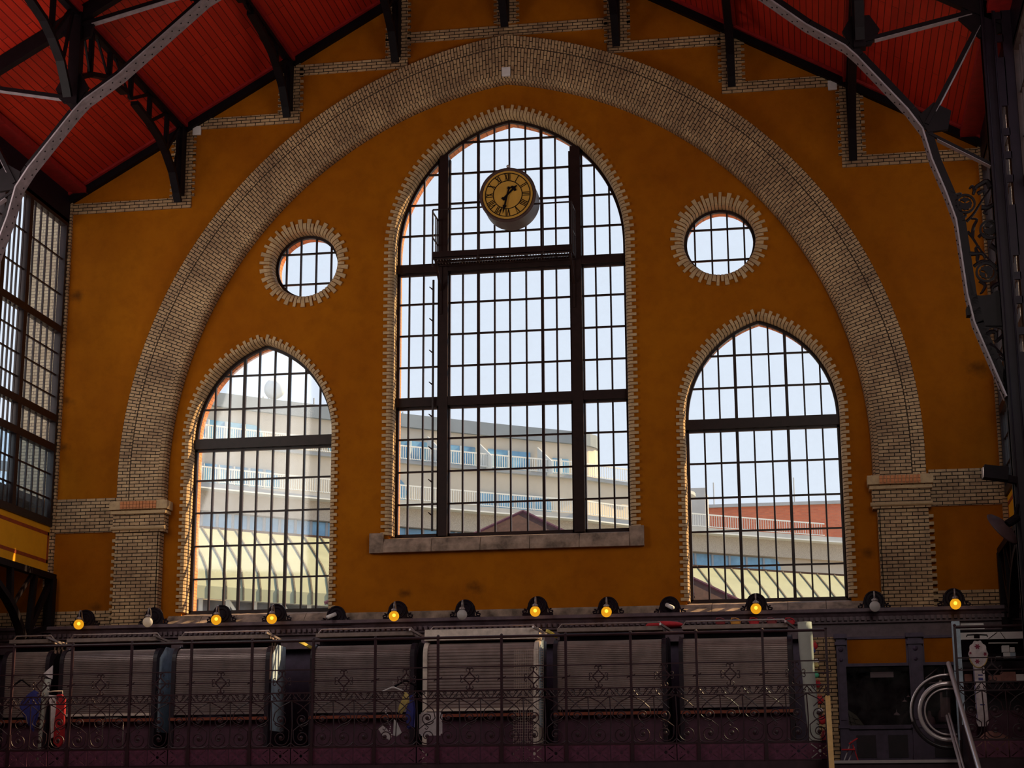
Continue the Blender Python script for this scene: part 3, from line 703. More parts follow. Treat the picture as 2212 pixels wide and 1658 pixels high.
# ---------------------------------------------------------------- side columns with scroll brackets
for s, nm in ((1, 'right'), (-1, 'left')):
    c = thing('iron_column', (s * 11.9, YTR, 0), 'dark riveted twin iron column with pierced scroll bracket on the %s of the nave' % nm, 'column')
    xi = 11.56
    def xb(a, b): return (min(s * a, s * b), max(s * a, s * b))
    q = MB(); a, b = xb(xi, xi + .30); q.box(a, b, YTR - .10, YTR + .10, 0, 22.2); a, b = xb(xi - .0, xi + .04); q.box(a, b, YTR - .2, YTR + .2, 0, 22.2); a, b = xb(xi + .26, xi + .30); q.box(a, b, YTR - .2, YTR + .2, 0, 22.2); q.build('inner_channel', 'iron_purple', c)
    q = MB(); a, b = xb(xi + .42, xi + .8); q.box(a, b, YTR - .18, YTR + .18, 0, 22.0); q.build('outer_channel', 'iron_purple', c)
    q = MB(); z = 6.0; k = 0
    while z < 21.5:
        a, b = xb(xi + .28, xi + .44); h = .16 if k % 4 else 1.1; q.box(a, b, YTR - .18, YTR - .12, z, z + h); z += h + (.36 if k % 3 else .5); k += 1
    q.build('batten_plates', 'iron_purple', c)
    q = MB(); q.tube([(s * (xi + .06), YTR - .21, 0), (s * (xi + .06), YTR - .21, 22)], .012, 5); q.tube([(s * (xi + .24), YTR - .21, 0), (s * (xi + .24), YTR - .21, 22)], .012, 5)
    q.build('edge_beads', 'iron_purple', c)
    # bracket
    def B2(px, py):
        p = at(px, py, YTR); return (s * p.x, p.z)
    q = MB(); y0, y1 = YTR - .03, YTR + .03
    q.plate([B2(*p) for p in ((2092, 590), (2104, 637), (2116, 639), (2140, 637), (2152, 628), (2166, 628), (2172, 706), (2104, 706))], y0, y1)
    q.plate([B2(*p) for p in ((2104, 704), (2112, 722), (2172, 868), (2182, 905), (2182, 704))], y0, y1, [[B2(*p) for p in ((2150, 707), (2138, 709), (2132, 721), (2138, 742), (2152, 778), (2166, 812), (2170, 770), (2168, 713))]])
    q.build('bracket_web', 'iron', c)
    q = MB()
    def ringp(px, py, r, w): 
        cx, cz = B2(px, py); q.plate([(cx + r * cos(t * pi / 14), cz + r * sin(t * pi / 14)) for t in range(28)], y0, y1, [[(cx + (r - w) * cos(t * pi / 14), cz + (r - w) * sin(t * pi / 14)) for t in range(28)]])
    for px, py in ((2085, 440), (2138, 496), (2130, 588)): ringp(px, py, .215, .045)
    q.build('ring', 'iron', c)
    q = MB()
    for px, py, rot in ((2085, 440, 0), (2138, 494, .4), (2130, 588, 2.2)):
        cx, cz = B2(px, py); n = 40
        ol = []
        for i in range(n):
            t = 2 * pi * i / n; r = .135 * (1 + .07 * cos(11 * t)); ol.append((cx + r * cos(t), cz + r * sin(t)))
        eyes = []
        for e in (-1, 1):
            ex, ez = cx + cos(rot + pi / 2 - e * .9) * .065, cz + sin(rot + pi / 2 - e * .9) * .065; th = rot + pi / 2 - e * 1.0
            eyes.append([(ex + .055 * cos(t) * cos(th) - .024 * sin(t) * sin(th), ez + .055 * cos(t) * sin(th) + .024 * sin(t) * cos(th)) for t in [2 * pi * i / 10 for i in range(10)]])
        q.plate(ol, y0, y1, eyes)
    q.build('rosette', 'iron', c)
    q = MB()
    def scr(pts, w):
        P_ = [Vector((B2(*p)[0], YTR, B2(*p)[1])) for p in pts]; n = len(P_)
        fine = []
        for i in range(n - 1):
            p0, p1, p2, p3 = P_[max(i - 1, 0)], P_[i], P_[i + 1], P_[min(i + 2, n - 1)]
            for t in (0, .25, .5, .75): fine.append(.5 * ((2 * p1) + (p2 - p0) * t + (2 * p0 - 5 * p1 + 4 * p2 - p3) * t * t + (-p0 + 3 * p1 - 3 * p2 + p3) * t ** 3))
        fine.append(P_[-1]); m = len(fine)
        q.tube(fine, [w * (1 - .6 * i / m) for i in range(m)], 6)
    for pts, w in (([(2088, 478), (2103, 462), (2118, 438), (2140, 405)], .035), ([(2140, 405), (2132, 392), (2120, 397), (2108, 405), (2102, 420)], .07), ([(2106, 412), (2100, 402), (2094, 408)], .045), ([(2112, 418), (2124, 412), (2126, 420)], .045),
                   ([(2050, 408), (2056, 412), (2055, 418)], .03), ([(2052, 414), (2064, 420), (2076, 418), (2068, 424)], .045), ([(2074, 472), (2086, 466), (2082, 458)], .04),
                   ([(2090, 500), (2100, 512), (2122, 545), (2158, 582)], .035), ([(2100, 512), (2103, 490), (2110, 474), (2098, 472)], .045), ([(2114, 512), (2122, 505), (2134, 512), (2150, 512)], .04), ([(2120, 448), (2135, 448), (2148, 440), (2152, 450)], .055), ([(2130, 452), (2126, 460), (2134, 462)], .04),
                   ([(2094, 548), (2106, 548), (2122, 548), (2128, 558)], .055), ([(2112, 548), (2108, 536), (2116, 532)], .045), ([(2112, 552), (2112, 564), (2124, 566)], .045), ([(2104, 575), (2120, 564), (2140, 566), (2158, 580)], .04),
                   ([(2116, 606), (2128, 616), (2122, 630), (2117, 634)], .045), ([(2158, 612), (2144, 620), (2143, 632)], .05), ([(2140, 530), (2152, 540), (2158, 556)], .06), ([(2150, 585), (2160, 592)], .04),
                   ([(2132, 722), (2142, 716), (2152, 720), (2150, 738)], .06), ([(2150, 738), (2164, 726), (2166, 716)], .045), ([(2138, 742), (2150, 752), (2170, 772)], .05), ([(2152, 778), (2160, 772), (2168, 778)], .04)): scr(pts, w)
    q.build('scrolls', 'iron', c)
    q = MB(); q.box(*xb(B2(2104, 700)[0] * s - .14 if s > 0 else abs(B2(2104, 700)[0]) - .14, abs(B2(2104, 700)[0])), YTR - .12, YTR + .12, 14.4, 14.58); q.build('moulded_stop', 'iron', c)

# things on the right column
X0 = 11.45
g = thing('floodlight', (11.5, YTR - .1, 10.9), 'black box floodlight sticking out from the right iron column', 'floodlight')
q = MB(); p0, p1 = Vector((10.95, YTR - .42, 11.05)), Vector((11.42, YTR - .40, 10.98)); q.bar(p0, p1, .3, .26); q.build('housing', 'black', g)
q = MB(); q.bar(p0 + Vector((-.02, 0, -.03)), p0 + Vector((.0, 0, -.03)), .28, .2); q.build('lens', 'lampmetal', g)
q = MB(); q.bar((11.3, YTR - .38, 10.93), (11.60, YTR - .28, 10.88), .12, .14); q.build('bracket', 'black', g)
g = thing('dish_reflector_lamp', (11.4, YTR - .15, 10.0), 'tilted dish reflector lamp below the black floodlight on the right column', 'lamp')
q = MB(); q.lathe([(.40, 0), (.38, .03), (.25, .10), (.09, .15), (.07, .15), (.24, .085), (.37, .015)], (0, 0, 0), 'Z', 24)
bmesh.ops.transform(q.b, matrix=Matrix.Translation((11.22, YTR - .55, 9.86)) @ Matrix.Rotation(radians(50), 4, 'Y') @ Matrix.Rotation(radians(25), 4, 'X'), verts=q.b.verts); q.build('dish', 'dish', g, True)
q = MB(); q.cyl((11.31, YTR - .53, 9.95), (11.55, YTR - .36, 10.12), .085, 12); q.build('motor_body', 'black', g)
q = MB(); q.bar((11.5, YTR - .4, 10.1), (11.6, YTR - .26, 10.4), .05, .05); q.build('arm', 'black', g)

# white junction boxes on the brickwork
for (px, py), yy, lb in (((427, 284), -.01, 'small white square box under the outer left purlin post'), ((1094, 157), -.31, 'small white square box at the crown of the brick arch'), ((1798, 186), -.01, 'small white square box beside the outer right purlin post')):
    x, z = xz(px, py, yy)
    q = MB(); q.box(x - .105, x + .105, yy - .07, yy, z - .115, z + .115); q.box(x - .115, x + .115, yy - .085, yy - .07, z - .125, z + .125)
    tag(q.build('junction_box', 'white'), lb, 'box', 'white boxes on the gable wall')

# ---------------------------------------------------------------- clock, platform and ladder
ccx, ccz = .085, 20.19
clk = thing('wall_clock', (ccx, -.45, ccz - .74), 'big round drum clock with roman numerals hanging in the tall middle window', 'clock')
q = MB(); q.lathe([(.70, -.78), (.735, -.72), (.735, -.05), (.75, 0), (.75, .03), (.70, .05), (.655, .0), (.655, -.03)], (ccx, -.42, ccz), 'Y', 48); q.build('case', 'clockcase', clk, True)
q = MB(); q.lathe([(.66, 0), (.66, .02)], (ccx, -.435, ccz), 'Y', 48); q.build('dial', 'dial', clk)
FY = -.465
q = MB()
for R0, R1 in ((.604, .584), (.394, .374)):
    c_ = lambda r: [(ccx + r * cos(t * pi / 32), ccz + r * sin(t * pi / 32)) for t in range(64)]
    q.plate(c_(R0), FY, FY + .01, [c_(R1)])
q.build('dial_rings', 'black', clk)
q = MB(); r0, r1 = .395, .58
def stroke(ang, u0, v0, u1, v1, w):      # u across, v radial 0..1, on the numeral at clock angle ang
    def pt(u, v):
        r = r0 + (r1 - r0) * v; return Vector((ccx + r * sin(ang) + u * cos(ang), FY, ccz + r * cos(ang) - u * sin(ang)))
    q.bar(pt(u0, v0), pt(u1, v1), .008, w, (0, -1, 0)) if False else q.b
    a, b = pt(u0, v0), pt(u1, v1); d = (b - a).normalized(); nn = Vector((-d.z, 0, d.x)) * w / 2
    va = [q.b.verts.new(p) for p in (a - nn, a + nn, b + nn, b - nn)]; vb = [q.b.verts.new(p + Vector((0, .008, 0))) for p in (a - nn, a + nn, b + nn, b - nn)]
    q.b.faces.new(va); q.b.faces.new(vb[::-1])
    for i in range(4): q.b.faces.new((va[i], vb[i], vb[(i + 1) % 4], va[(i + 1) % 4]))
W_ = {'I': .040, 'V': .085, 'X': .085}
for h, num in enumerate(('XII', 'I', 'II', 'III', 'IIII', 'V', 'VI', 'VII', 'VIII', 'IX', 'X', 'XI')):
    ang = 2 * pi * h / 12; tot = sum(W_[ch] for ch in num); u = -tot / 2
    for ch in num:
        w = W_[ch]
        if ch == 'I': stroke(ang, u + w / 2, .02, u + w / 2, .98, .020)
        if ch == 'V': stroke(ang, u + .008, .98, u + w / 2, .02, .024); stroke(ang, u + w - .008, .98, u + w / 2, .02, .012)
        if ch == 'X': stroke(ang, u + .01, .98, u + w - .01, .02, .024); stroke(ang, u + w - .01, .98, u + .01, .02, .012)
        u += w
q.build('numerals', 'black', clk)
def hand(name, ang, outline, y):
    q = MB(); q.plate([(ccx + v * sin(ang) + u * cos(ang), ccz + v * cos(ang) - u * sin(ang)) for u, v in outline], y, y + .012); q.build(name, 'black', clk)
hand('hour_hand', radians(45.5), [(-.022, -.12), (-.022, .20), (-.08, .19), (-.085, .25), (-.03, .27), (-.02, .31), (0, .36), (.02, .31), (.03, .27), (.085, .25), (.08, .19), (.022, .20), (.022, -.12), (.05, -.14), (.045, -.19), (-.045, -.19), (-.05, -.14)], FY - .02)
hand('minute_hand', radians(193.5), [(-.018, -.14), (-.022, .30), (-.05, .31), (-.025, .40), (0, .555), (.025, .40), (.05, .31), (.022, .30), (.018, -.14), (.04, -.15), (.04, -.21), (-.04, -.21), (-.04, -.15)], FY - .04)
q = MB(); q.cyl((ccx - .03, -.2, ccz + .74), (ccx - .03, -.2, ccz + .85), .035, 10); q.sphere((ccx - .03, -.2, ccz + .88), .045, 10); q.build('top_lamp', 'lampmetal', clk)

plat = thing('service_platform', (-.1, 0, 18.44), 'narrow grated service platform with railings below the clock', 'platform')
xa, xb_ = -1.93, 1.76; yf, yb = -.38, .30
q = MB(); q.box(xa, xb_, yf - .02, yf + .01, 18.55, 18.70); q.build('toe_board', 'winframe', plat)
q = MB(); q.box(xa, xb_, yf, yf + .07, 18.50, 18.56); q.box(xa, xb_, yb - .06, yb, 18.50, 18.56); q.box(xa, xb_, -.06, -.02, 18.50, 18.56)
x = xa
while x < xb_: q.box(x, x + .018, yf, yb, 18.53, 18.55); x += .075
y = yf
while y < yb: q.box(xa, xb_, y, y + .01, 18.535, 18.547); y += .13
q.build('grating', 'winframe', plat)
q = MB(); r = .02
q.tube([(xa, yf, 19.86), (xb_, yf, 19.86)], .024, 8); q.build('handrail', 'winframe', plat)
for x in (xa, -.72, 1.0, xb_):
    q = MB(); q.tube([(x, yf, 18.3 if x == xa else 18.5), (x, yf, 19.86)], .022, 8); q.build('railing_post', 'winframe', plat)
for x, sgn in ((xa, 1), (xb_, -1)):
    q = MB()
    for z in (19.80, 19.10): q.tube([(x, yf, z), (x, yb, z)], .022, 8)
    q.tube([(x, yb - .1, 18.5), (x, yb - .1, 19.8)], .02, 8); q.tube([(x, 0, 18.5), (x, 0, 19.8)], .016, 8)
    q.build('end_rail', 'winframe', plat)
for x in (xa + .08, xb_ - .06):
    q = MB(); q.bar((x, yf + .02, 18.48), (x, .34, 17.85), .06, .06); q.bar((x, .33, 18.5), (x, .33, 17.2), .06, .05); q.build('bracket', 'winframe', plat)
plat.location.z += .06
lad = thing('mullion_ladder', (-2.05, .28, 11.5), 'thin peg ladder up the left heavy mullion of the middle window', 'ladder')
q = MB(); q.tube([(-2.04, .28, 11.5), (-2.04, .28, 18.2)], .03, 8); q.build('stringer', 'winframe', lad)
z = 11.9
while z < 18:
    q = MB(); q.tube([(-2.04, .28, z), (-2.13, .2, z + .07)], [.022, .012], 6); q.build('rung', 'winframe', lad); z += .86

# ---------------------------------------------------------------- globe sconces along the cornice
GL = [(170, 1348, 1), (319, 1343, 0), (467, 1338, 1), (587, 1336, 1), (851, 1330, 1), (998, 1327, 0), (1156, 1320, 1), (1310, 1321, 1), (1633, 1314, 1), (1890, 1309, 0), (2064, 1304, 1)]
LABS = ['first glowing globe lamp from the left, beside the left pier', 'white unlit globe lamp gleaming in sunlight by the left pier', 'pale glowing globe lamp under the left half of the left window', 'glowing globe lamp under the right half of the left window', 'glowing globe lamp just left of the stained sill of the tall window', 'white unlit globe lamp under the tall middle window',
        'glowing globe lamp under the middle of the tall window', 'glowing globe lamp under the right edge of the tall window', 'pale glowing globe lamp under the right pointed window', 'white unlit globe lamp before the right pier', 'rightmost glowing globe lamp beyond the right pier']
def back_plate(parent, x, y0, z):
    q = MB(); ol = [(x + .24 * cos(t * pi / 16), z + .02 + .24 * sin(t * pi / 16)) for t in range(0, 17)] + [(x - .24, z - .14), (x - .38, z - .16), (x - .38, z - .22), (x + .38, z - .22), (x + .38, z - .16), (x + .24, z - .14)]
    q.plate(ol, y0 - .05, y0); 
    for r in (.20, .12): q.tube([(x + r * cos(t * pi / 12), y0 - .055, z + .03 + r * sin(t * pi / 12)) for t in range(24)], .014, 5, True)
    for s in (-1, 1):
        q.tube([(x + s * (.22 + .002 * i ** 1.5), y0 - .03, z + .10 - .02 * i) for i in range(10)] + [(x + s * (.33 + .05 * cos(t * .5)), y0 - .03, z - .10 + .05 * sin(-t * .5)) for t in range(0, 11)], .018, 5)
    return q.build('back_plate', 'iron_purple', parent)
proto = {}
for i, (px, py, lit) in enumerate(GL):
    yg, yw = -1.0, -.55
    x, z = xz(px, py, yg)
    x2 = x
    def mk(lit, label):
        g = thing('globe_sconce', (x, yg, z - .13), label, 'wall lamp', 'globe wall lamps along the cornice')
        q = MB(); q.lathe([(.128 * sin(t * pi / 12), -.128 * cos(t * pi / 12)) for t in range(1, 12)], (x, yg, z), 'Z', 20)
        gl = q.build('globe', 'globe_lit' if lit else 'opal', g, True); tag(gl, 'glowing amber glass globe' if lit else 'white unlit glass globe')
        if lit:
            q = MB(); q.sphere((x, yg, z + .02), .045, 10); q.build('bulb', 'bulb', gl, True)
        q = MB(); q.lathe([(.02, .10), (.075, .06), (.07, .02), (.03, 0)][::-1], (x, yg, z + .10), 'Z', 16); q.build('cap', 'lampmetal', g, True)
        q = MB(); pts = [(x, yg, z + .18), (x, yg, z + .28), (x, yg + .04, z + .35), (x, yg + .10, z + .36), (x, yg + .16, z + .31), (x, yg + .20, z + .2), (x, yg + .28, z + .1), (x, yw - .02, z + .08)]
        q.tube(pts, .017, 7); q.build('curved_arm', 'lampmetal', g, True)
        back_plate(g, x, yw, z + .16)
        return g
    if lit not in proto: proto[lit] = (mk(lit, LABS[i]))
    else: copy_thing(proto[lit], (x, yg, z - .13), LABS[i])
for px, py, sgn, lb in ((722, 1330, -1, 'white cylindrical spotlight aimed down left on a scrolled plate right of the left window'), (1443, 1310, 1, 'white cylindrical spotlight aimed down right on a scrolled plate left of the right window')):
    x, z = xz(px, py, -.62)
    g = thing('spotlight', (x, -.62, z - .1), lb, 'spotlight', 'spotlights on scrolled plates')
    back_plate(g, x + .04, -.55, z)
    q = MB(); q.cyl((x + .03 * -sgn, -.62, z + .05), (x + sgn * .13, -.80, z - .05), .05, 14); q.build('housing', 'white', g, True)
    q = MB(); q.sphere((x - .0, -.62, z + .05), .04, 10); q.build('joint', 'lampmetal', g, True)

# ---------------------------------------------------------------- kiosks with roller shutters
KY = -2.6
KX = [(-12.15, -10.92), (-10.66, -8.18), (-7.80, -5.36), (-4.36, -1.83), (-1.62, 1.12), (1.47, 4.10), (4.39, 6.97)]
KL = ['leftmost shuttered kiosk cut by the picture edge, sunlit at its top', 'second shuttered kiosk from the left, below the left pier', 'third shuttered kiosk, below the left pointed window', 'shuttered kiosk right of the dark passage', 'shuttered kiosk with wide slats and cream frame', 'shuttered kiosk second from the right end of the row', 'last shuttered kiosk on the right beside the canvas roll']
for i, ((x0, x1), lb) in enumerate(zip(KX, KL)):
    cream = i == 4
    k = thing('market_kiosk', ((x0 + x1) / 2, KY, GZ), lb, 'kiosk', 'shuttered market kiosks on the gallery')
    r = .30; zb, zt = 6.84, 8.36
    prof = [(KY, zb)]; pitch = .075 if cream else .045; z = zb; kk = 0
    path = [(KY, zb + (zt - r - zb) * j / 100) for j in range(101)] + [(KY + r - r * cos(t * pi / 48), zt - r + r * sin(t * pi / 48)) for t in range(1, 25)] + [(KY + r + .9, zt + .02)]
    seg = [0]
    for a, b in zip(path, path[1:]): seg.append(seg[-1] + math.hypot(b[0] - a[0], b[1] - a[1]))
    def ev(sv):
        for j in range(len(path) - 1):
            if seg[j + 1] >= sv:
                t = (sv - seg[j]) / max(1e-9, seg[j + 1] - seg[j]); a, b = path[j], path[j + 1]; l = math.hypot(b[0] - a[0], b[1] - a[1])
                return a[0] + (b[0] - a[0]) * t, a[1] + (b[1] - a[1]) * t, -(b[1] - a[1]) / l, (b[0] - a[0]) / l
        return path[-1][0], path[-1][1], 0, 1
    prof = []; sv = 0
    while sv < seg[-1] - .5:
        for f, o in ((0, 0), (.10, .0), (.35, .017), (.75, .017)):
            y, z, ny, nz = ev(sv + f * pitch); prof.append((y + ny * o, z + nz * o))
        sv += pitch
    q = MB(); q.sweep(prof, x0 + .10, x1 - .10); q.build('roller_shutter', 'shutter' if i in (0, 4, 5, 6) else 'shutter_b', k, recalc=False)
    side = [(KY - .05, GZ), (KY - .05, zt - r)] + [(KY + r - (r + .05) * cos(t * pi / 12), zt - r + (r + .05) * sin(t * pi / 12)) for t in range(1, 7)] + [(KY + 1.3, zt + .05), (KY + 1.3, GZ)]
    for xx in (x0, x1 - .10):
        q = MB(); q.platex(side, xx, xx + .10); q.build('side_panel', 'cream' if cream else 'dark', k)
        q = MB(); q.platex([(KY + .15, 6.4), (KY + .15, zt - .2), (KY + .55, zt + .10), (KY + 1.25, zt + .10), (KY + 1.25, 6.4)], (xx - .012) if xx == x0 else (xx + .10), xx if xx == x0 else (xx + .112)); q.build('side_sheet', 'paleblue' if i in (1, 2, 4) else 'dark', k)
    q = MB(); q.box(x0 + .05, x1 - .05, KY - .035, KY + .03, zb - .06, zb); q.build('shutter_bottom_bar', 'cream' if cream or i == 1 else 'shutter_b', k)
    q = MB(); q.box(x0 + .02, x1 - .02, KY - .16, KY + .1, zb - .20, zb - .13); q.build('counter_edge', 'wood', k)
    q = MB(); q.box(x0 + .02, x1 - .02, KY, KY + 1.2, GZ, zb - .13); q.build('counter', 'counter', k)
    q = MB(); zr = zt + .22
    if not cream:
        q.box(x0 + .08, x1 - .08, KY + .12, KY + 1.2, zr, zr + .09); q.build('roof_tray', 'traym', k)
    else:
        q.platex([(KY + .1, zr - .14), (KY + .16, zr + .12), (KY + 1.2, zr + .12), (KY + 1.2, zr - .14)], x0, x1 - .02); q.build('roof_tray', 'cream', k)
    q = MB(); q.box(x0 + .1, x1 - .1, KY + .42, KY + 1.18, zt + .02, zr); q.build('roof_core', 'black', k)
    q = MB(); zz = zr + .20
    q.tube([(x0 + .06, KY + .35, zr + .08), (x0 + .16, KY + .35, zz), (x1 - .16, KY + .35, zz), (x1 - .06, KY + .35, zr + .08)], .018, 6); q.build('roof_rail', 'shutter', k)
    q = MB(); q.bar((x1 - .12, KY + .0, zr + .12), (x1 + .12, KY + .5, zr - .02), .05, .05); q.build('awning_arm', 'lampmetal', k)

# ---------------------------------------------------------------- gallery railing
RY = -5.0
def zr_(x): return -.0035 * (x + 11)             # the rail drops a hair to the right
POSTX = [-12.18 + 1.427 * i for i in range(14)] + [7.72]
LVL = dict(top=8.25, r2=7.60, r3=7.345, f1=7.09, f0=6.92, b1=5.90, b0=5.52)
def railing(name, xs, label, x_end=None):
    x0, x1 = xs[0], xs[-1]
    g = thing('gallery_railing', ((x0 + x1) / 2, RY, GZ), label, 'railing')
    q = MB(); q.tube([(x0, RY, LVL['top']), (x1, RY, LVL['top'])], .033, 8); q.build('top_rail', 'rail_iron', g)
    for nm, z, t in (('middle_rail', LVL['r2'], .026), ('diamond_rail', LVL['r3'], .022), ('frieze_top_rail', LVL['f1'], .03), ('frieze_bottom_rail', LVL['f0'], .026), ('base_rail', LVL['b1'], .035), ('bottom_rail', LVL['b0'], .03)):
        q = MB(); q.box(x0, x1, RY - .015, RY + .015, z - t / 2, z + t / 2); q.build(nm, 'rail_iron', g)
    protos = {}
    def part(nm, mk, x):
        if nm not in protos: protos[nm] = (mk(x), x); return protos[nm][0]
        o, xp = protos[nm]; return copy_part(o, g, (x - xp, 0, 0))
    def mkpost(x):
        q = MB(); q.box(x - .026, x + .026, RY - .03, RY + .03, GZ, LVL['top']); q.sphere((x, RY, LVL['top'] + .035), .035, 8); q.box(x - .04, x + .04, RY - .04, RY + .04, GZ, LVL['b1'])
        for s in (-1, 1): q.tube([(x + s * (.05 + .04 * cos(t * .6)), RY, LVL['r3'] + s * (.05 - .035 * sin(t * .6))) for t in range(8)], .011, 5)
        return q.build('post', 'rail_iron', g)
    def mkdia(x):
        q = MB(); r = .135; z = LVL['r3']; P_ = [(x, RY, z + r), (x + r, RY, z), (x, RY, z - r), (x - r, RY, z)]
        for a, b in zip(P_, P_[1:] + P_[:1]): q.bar(a, b, .026, .026, (0, 1, 0))
        q.bar((x, RY, z + r), (x, RY, z + r + .1), .024, .024, (0, 1, 0)); q.bar((x, RY, z - r), (x, RY, z - r - .1), .024, .024, (0, 1, 0))
        for cx, cz in ((0, r + .06), (0, -r - .06), (r + .04, 0), (-r - .04, 0)):
            for s in (-1, 1):
                if cx == 0: pts = [(x + s * (.045 - .035 * cos(t * .62)), RY, z + cz + .035 * sin(t * .62) * (1 if cz > 0 else -1)) for t in range(8)]
                else: pts = [(x + cx + .03 * sin(t * .62) * (1 if cx > 0 else -1), RY, z + s * (.045 - .035 * cos(t * .62))) for t in range(8)]
                q.tube(pts, .011, 5)
        return q.build('diamond_ornament', 'rail_iron', g)
    def spiral(cx, cz, r, t0, turns, sgn, n=26):
        return [(cx + r * (1 - .78 * i / n) * cos(t0 + sgn * turns * 2 * pi * i / n), RY, cz + r * (1 - .78 * i / n) * sin(t0 + sgn * turns * 2 * pi * i / n)) for i in range(n + 1)]
    def mkscroll(sg):
        def f(x):
            q = MB(); w = .475 / 2; zb, zt = LVL['b1'], LVL['f0']
            lo = spiral(x, zb + .21, .185, pi / 2 + sg * (pi * .5), 1.35, sg); up = spiral(x + sg * .01, zt - .42, .155, -pi / 2 + sg * (pi * .35), 1.25, -sg)
            q.tube(lo, .0125, 5); q.tube(up, .0125, 5); q.sphere((x, RY, zb + .21), .045, 8, (1, .4, 1)); q.sphere((x, RY, zt - .42), .045, 8, (1, .4, 1))
            q.tube([lo[0], (x - sg * .19, RY, zb + .36), (x - sg * .05, RY, zb + .47), (x + sg * .12, RY, zb + .54), (x + sg * .18, RY, zt - .42), (x + sg * .14, RY, zt - .25), (x, RY, zt - .12), (x - sg * w, RY, zt)], .0125, 5)
            q.tube([(x + sg * w, RY, zt), (x + sg * .07, RY, zt - .12), (x - sg * .1, RY, zt - .28)], .0115, 5)
            q.tube([(x - w, RY, zb), (x - w + .02, RY, zb + .5), (x - w, RY, zt)], .014, 5); q.tube([(x - w, RY, zb + .1), (x - .16, RY, zb + .03), (x, RY, zb + .01), (x + .16, RY, zb + .03), (x + w, RY, zb + .1)], .011, 5)
            q.tube([(x - sg * .05, RY, zt - .55), (x + sg * .03, RY, zt - .62), (x - sg * .01, RY, zt - .67), (x - sg * .05, RY, zt - .64)], .011, 5)
            return q.build('scroll_panel', 'rail_iron', g)
        return f
    def mkfri(x):
        q = MB(); z0, z1 = LVL['f0'], LVL['f1']; w = .475 / 2
        for s in (-1, 1):
            q.tube([(x, RY, z0), (x + s * w * .55, RY, z1 - .02)], .012, 5); q.tube([(x + s * w, RY, z1), (x + s * w * .45, RY, z0 + .01)], .012, 5)
            for cx, cz, r in ((s * w * .33, z1 - .055, .038), (s * w * .72, z0 + .055, .038)): q.tube([(x + cx + r * (1 - .07 * i) * cos(i * .75), RY, cz + r * (1 - .07 * i) * sin(i * .75)) for i in range(11)], .010, 5)
        return q.build('frieze_panel', 'rail_iron', g)
    def mkbase(x):
        q = MB(); w = .475 / 2 - .012; z0, z1 = LVL['b0'] + .02, LVL['b1'] - .02; zc = (z0 + z1) / 2
        h = lambda cx, cz, r: [(cx + r * cos(t * pi / 5), cz + r * sin(t * pi / 5)) for t in range(10)]
        holes = [h(x, zc, .036)] + [h(x + a * .5 * w, zc + b * .5 * (z1 - zc), .013) for a, b in ((0, 1.2), (0, -1.2), (1.2, 0), (-1.2, 0))]
        for a, b in ((1, 1), (1, -1), (-1, 1), (-1, -1)):
            p0, p1 = Vector((x + a * .06, zc + b * .048)), Vector((x + a * (w - .05), zc + b * (z1 - zc - .035))); d = (p1 - p0).normalized(); nn = Vector((-d.y, d.x)) * .0095
            e = p1 + d * .012
            holes.append([tuple(p0 + nn), tuple(p1 + nn), tuple(p1 + nn * 2.4 + d * .004), tuple(e), tuple(p1 - nn * 2.4 + d * .004), tuple(p1 - nn), tuple(p0 - nn)])
        q.plate([(x - w, z0), (x + w, z0), (x + w, z1), (x - w, z1)], RY - .006, RY + .006, holes)
        return q.build('base_panel', 'plate_iron', g)
    n = 0
    for a, b in zip(xs, xs[1:]):
        part('post', mkpost, a)
        if b - a > 1.0: part('dia', mkdia, (a + b) / 2)
        m = max(1, int(round((b - a) / .4757)))
        for j in range(m):
            x = a + (b - a) * (j + .5) / m; sg = 1 if n % 2 else -1
            part('scr%d' % sg, mkscroll(sg), x); part('fri', mkfri, x); part('base', mkbase, x); n += 1
    part('post', mkpost, xs[-1])
    return g
railing('left', POSTX, 'long dark scrolled gallery railing running across in front of the kiosks')
railing('right', [10.42, 11.85, 13.28], 'short dark scrolled railing at the right edge in front of the cloth stall')
LEFT_E, RIGHT_E, DAYCOL = 800, 1000, (1.0, .93, .82)
# ---------------------------------------------------------------- shop front on the right
SY = -.62
sf = thing('shop_front', (9.9, SY, GZ), 'slate purple painted shop front with ochre upper panels under the cornice', 'shop front')
for xa, xb in ((7.99, 8.2), (9.66, 9.98), (10.95, 11.2)):
    q = MB(); q.box(xa, xb, SY - .12, SY + .1, GZ, 8.5); q.box(xa - .03, xb + .03, SY - .16, SY + .1, 8.30, 8.38); q.box(xa - .05, xb + .05, SY - .18, SY + .1, 8.46, 8.56); q.box(xa - .03, xb + .03, SY - .15, SY + .1, 6.36, 6.44); q.box(xa + .04, xb - .04, SY - .14, SY, 6.55, 8.1); q.box(xa - .02, xb + .02, SY - .15, SY + .1, GZ, 5.75)
    q.sphere(((xa + xb) / 2, SY - .13, 8.2), .06, 8); q.sphere(((xa + xb) / 2, SY - .13, 7.95), .05, 8)
    q.build('pilaster', 'shopwood', sf)
